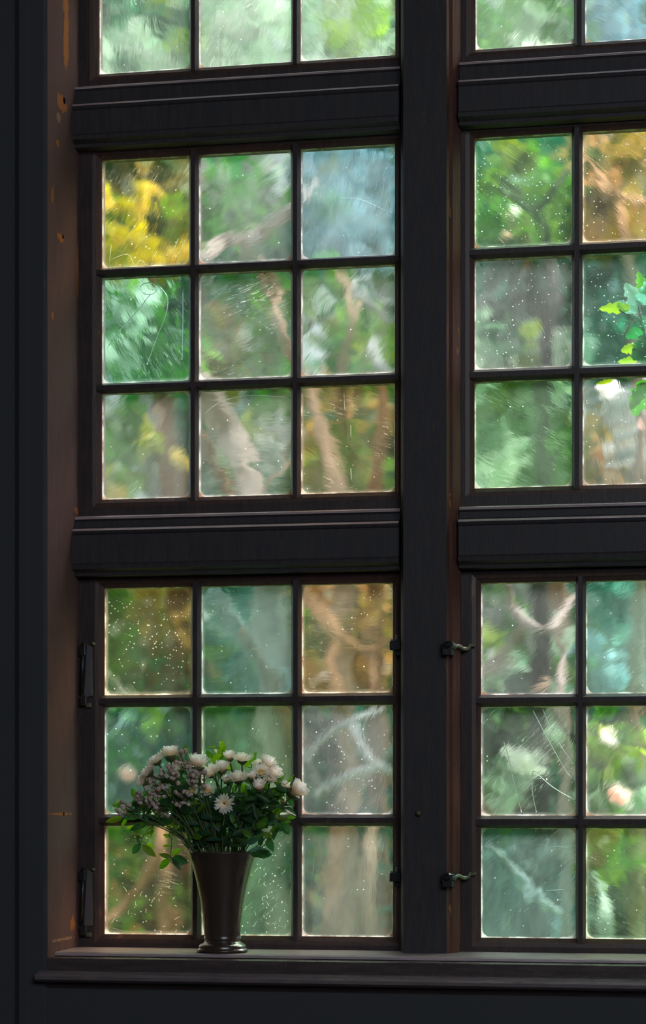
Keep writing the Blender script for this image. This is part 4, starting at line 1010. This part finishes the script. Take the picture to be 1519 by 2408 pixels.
# leafy sprigs
DG = (.045, .12, .04); MG = (.13, .28, .04); LG = (.26, .44, .05); OG = (.14, .20, .03); BG = (.06, .15, .10)
def sprig(path, leaves, label, dys=0.0, rad=.0016):
    """path: pixel points from the tip side back to the vase; leaves: (px, py, ang deg, len px, wid px, colour)"""
    root = empty('leafy_sprig', MOUTH); tag(root, label, 'greenery', 'leafy sprigs in the vase')
    P = [at(px, py, VY + dys) for px, py in path]
    mouth = MOUTH + Vector((max(-.06, min(.06, (P[-1].x - MOUTH.x) * .8)), max(-.05, min(.05, dys * .6)), 0))
    P = P + [mouth, MOUTH + Vector((0, 0, -.1))]
    b = MB(); SP = smooth_path(P, 6); n_ = len(SP); b.tube(SP, [lerp(rad * .5, rad * 1.3, i / n_) for i in range(n_)], 6)
    b2 = MB()
    for (px, py, ang, L, W, col) in leaves:
        yy = VY + dys + random.uniform(-.015, .015)
        p = at(px, py, yy); s = scale_at(px, py, yy); a = math.radians(ang)
        d = Vector((math.cos(a), random.uniform(-.35, .35), math.sin(a)))
        near = min(SP, key=lambda q: (q - p).length)
        if (near - p).length > .004: b.tube([near, p], .0009, 5)
        g_ = random.uniform(.85, 1.15)
        big_leaf(b2, p, d, L * s, W * s, tuple(q * g_ for q in col), random.uniform(0, .25))
    st = b.build('stem', M['stem'], root, smooth=True); st.location = -MOUTH
    lf = b2.build('leaves', M['sprig_leaf'], root, smooth=True); lf.location = -MOUTH
sprig([(290, 1893), (330, 1925), (400, 1945), (440, 1985)],
      [(292, 1895, 175, 34, 15, MG), (312, 1912, 160, 28, 14, MG), (310, 1900, 60, 24, 11, DG), (330, 1920, 185, 40, 18, DG), (290, 1925, 190, 42, 17, OG), (300, 1925, 230, 30, 13, MG), (350, 1935, 200, 50, 20, DG), (330, 1890, 100, 34, 18, DG), (318, 1878, 110, 26, 15, MG), (375, 1940, 30, 44, 18, DG), (275, 1890, 80, 14, 5, LG), (268, 1905, 120, 10, 5, (.6, .7, .5))],
      'leafy sprig reaching furthest left across the muntin', .0)
sprig([(312, 1968), (322, 1940), (345, 1930), (385, 1945), (420, 1960), (455, 2000)],
      [(312, 1968, 240, 16, 4, OG), (318, 1960, 150, 10, 3, LG), (325, 1945, 185, 30, 12, LG), (332, 1945, 60, 22, 12, LG), (345, 1985, 340, 18, 10, LG)],
      'thin sprig curving down at the left with yellow-green leaflets', -.01)
sprig([(330, 1988), (336, 1968), (352, 1948), (372, 1940), (420, 1965), (455, 2003)],
      [(330, 1985, 228, 32, 16, DG), (334, 1987, 318, 42, 18, OG), (333, 1972, 150, 22, 9, OG), (322, 1965, 290, 26, 8, DG), (338, 1962, 20, 26, 9, LG), (360, 1945, 250, 24, 9, MG)],
      'drooping sprig with two hanging leaves left of the vase', -.02)
sprig([(402, 2030), (402, 2005), (404, 1975), (398, 1962), (420, 1955), (458, 2000)],
      [(401, 2020, 218, 38, 18, MG), (403, 2016, 165, 30, 12, OG), (404, 2018, 345, 40, 24, DG), (404, 2020, 315, 34, 12, DG), (403, 2010, 30, 30, 16, LG), (400, 1990, 175, 18, 8, LG), (402, 1968, 165, 20, 10, LG)],
      'sprig hanging beside the vase rim with five pointed leaves', -.03)
sprig([(660, 1830), (668, 1880), (650, 1930), (620, 1975), (580, 2005)],
      [(640, 1832, 20, 34, 24, MG), (650, 1845, -30, 30, 20, DG), (660, 1870, 150, 34, 18, MG), (676, 1868, -70, 34, 16, DG), (668, 1900, -30, 34, 20, DG), (664, 1905, 190, 34, 18, MG), (672, 1925, 10, 24, 14, MG), (660, 1930, -60, 40, 22, DG), (650, 1925, 210, 34, 18, BG), (640, 1940, -20, 34, 20, DG), (655, 1880, 60, 40, 14, MG), (676, 1842, 55, 26, 9, MG), (625, 1860, 100, 30, 16, MG), (690, 1862, 100, 26, 14, DG)],
      'sprig of rounded dark leaves hanging over the right side', .02)
sprig([(680, 1915), (660, 1945), (625, 1985), (585, 2008)],
      [(672, 1932, -85, 26, 12, DG), (655, 1945, 250, 34, 20, DG), (668, 1935, 15, 18, 9, MG), (640, 1962, 70, 26, 12, MG), (630, 1970, -70, 34, 20, DG), (620, 1965, 150, 30, 16, BG), (612, 1950, 60, 34, 18, MG)],
      'lower right sprig of paired oval leaves', -.01)
sprig([(628, 1998), (600, 2004), (580, 2006)],
      [(600, 2004, -8, 40, 24, DG), (585, 2006, 8, 50, 26, BG), (622, 2000, -50, 18, 14, DG), (590, 2008, -14, 30, 18, DG), (612, 1990, 80, 26, 16, DG)],
      'short sprig lying over the right rim of the vase', -.04)
sprig([(525, 1762), (515, 1810), (512, 1880), (515, 1960)],
      [(522, 1765, 85, 24, 15, LG), (512, 1772, 45, 26, 20, LG), (500, 1785, 130, 26, 14, MG), (525, 1778, 200, 36, 22, (.3, .5, .05)), (510, 1758, 170, 22, 6, LG), (545, 1810, 120, 40, 22, LG), (515, 1800, 60, 30, 14, MG)],
      'lime green leaf spray standing up at the top centre', .04)
sprig([(436, 1768), (440, 1830), (470, 1900), (500, 1980)],
      [(436, 1772, 100, 22, 12, MG), (430, 1790, 150, 24, 12, DG), (445, 1820, 60, 24, 12, DG), (455, 1850, 150, 34, 14, DG)],
      'leafy sprig rising behind the upper left blooms', .05)
sprig([(592, 1790), (590, 1840), (570, 1920), (545, 1990)],
      [(590, 1800, 70, 34, 18, MG), (584, 1805, 120, 30, 16, LG), (600, 1830, 40, 34, 16, DG), (588, 1860, 150, 34, 16, MG), (590, 1880, 30, 40, 18, DG)],
      'leafy sprig behind the right cluster of blooms', .05)
# dense dark greenery just above the rim
rr = random.Random(4)
for k in range(13):
    x0 = 440 + k * 13.5; ls = []
    top = 1900 + rr.uniform(-40, 12)
    for j in range(15):
        t = j / 15; yy = lerp(top, 2000, t); xx = lerp(x0 + (x0 - 520) * .35, 500 + (x0 - 520) * .7 + 12, t) + rr.uniform(-8, 8)
        ls.append((xx, yy, rr.uniform(-10, 190), rr.uniform(24, 44), rr.uniform(9, 16), rr.choice([DG, DG, BG, (.03, .08, .03), MG])))
    where = ['first', 'second', 'third', 'fourth', 'fifth', 'sixth', 'seventh', 'eighth', 'ninth', 'tenth', 'eleventh', 'twelfth', 'last'][k]
    sprig([(x0 + (x0 - 520) * .35, top), (500 + (x0 - 520) * .8 + 16, 1965)], ls, f'dark leafy sprig crowding the vase mouth, {where} from the left of thirteen', rr.uniform(-.05, .04))

# darker foliage filling the body of the bouquet
FILL = [(372, 1908, 62, 26, -.01, 'dark leafy sprig under the mauve buds at the left'), (420, 1915, 50, 28, .02, 'dark leafy sprig between the buds and the vase mouth'),
        (350, 1890, 40, 22, .03, 'dark leafy sprig behind the left bud sprays'), (480, 1885, 44, 26, .03, 'dark leafy sprig behind the yellow hearted blooms'),
        (590, 1890, 48, 36, .02, 'dark leafy sprig under the right cluster of blooms'), (630, 1915, 40, 40, .0, 'dark leafy sprig at the right under the hanging bloom'),
        (560, 1880, 36, 26, .04, 'dark leafy sprig behind the drooping pinkish bloom'), (440, 1850, 40, 30, .05, 'dark leafy sprig behind the middle of the left half'),
        (650, 1872, 26, 26, .03, 'dark leafy sprig beneath the furthest right bloom'), (600, 1955, 40, 34, .0, 'dark leafy sprig low on the right above the rim')]
for (cx_, cy_, rx_, ry_, dy_, lab_) in FILL:
    ls = []
    for j in range(20):
        v = rvec()
        ls.append((cx_ + v.x * rx_, cy_ + v.y * ry_, rr.uniform(0, 360), rr.uniform(20, 34), rr.uniform(9, 15), rr.choice([DG, DG, BG, (.03, .08, .03), MG, OG])))
    k_ = (cx_ - 520)
    sprig([(cx_, cy_ - ry_ * .6), (520 + k_ * .8, cy_ + 15), (520 + k_ * .55, 1975), (520 + k_ * .4, 2004)], ls, lab_, dy_)
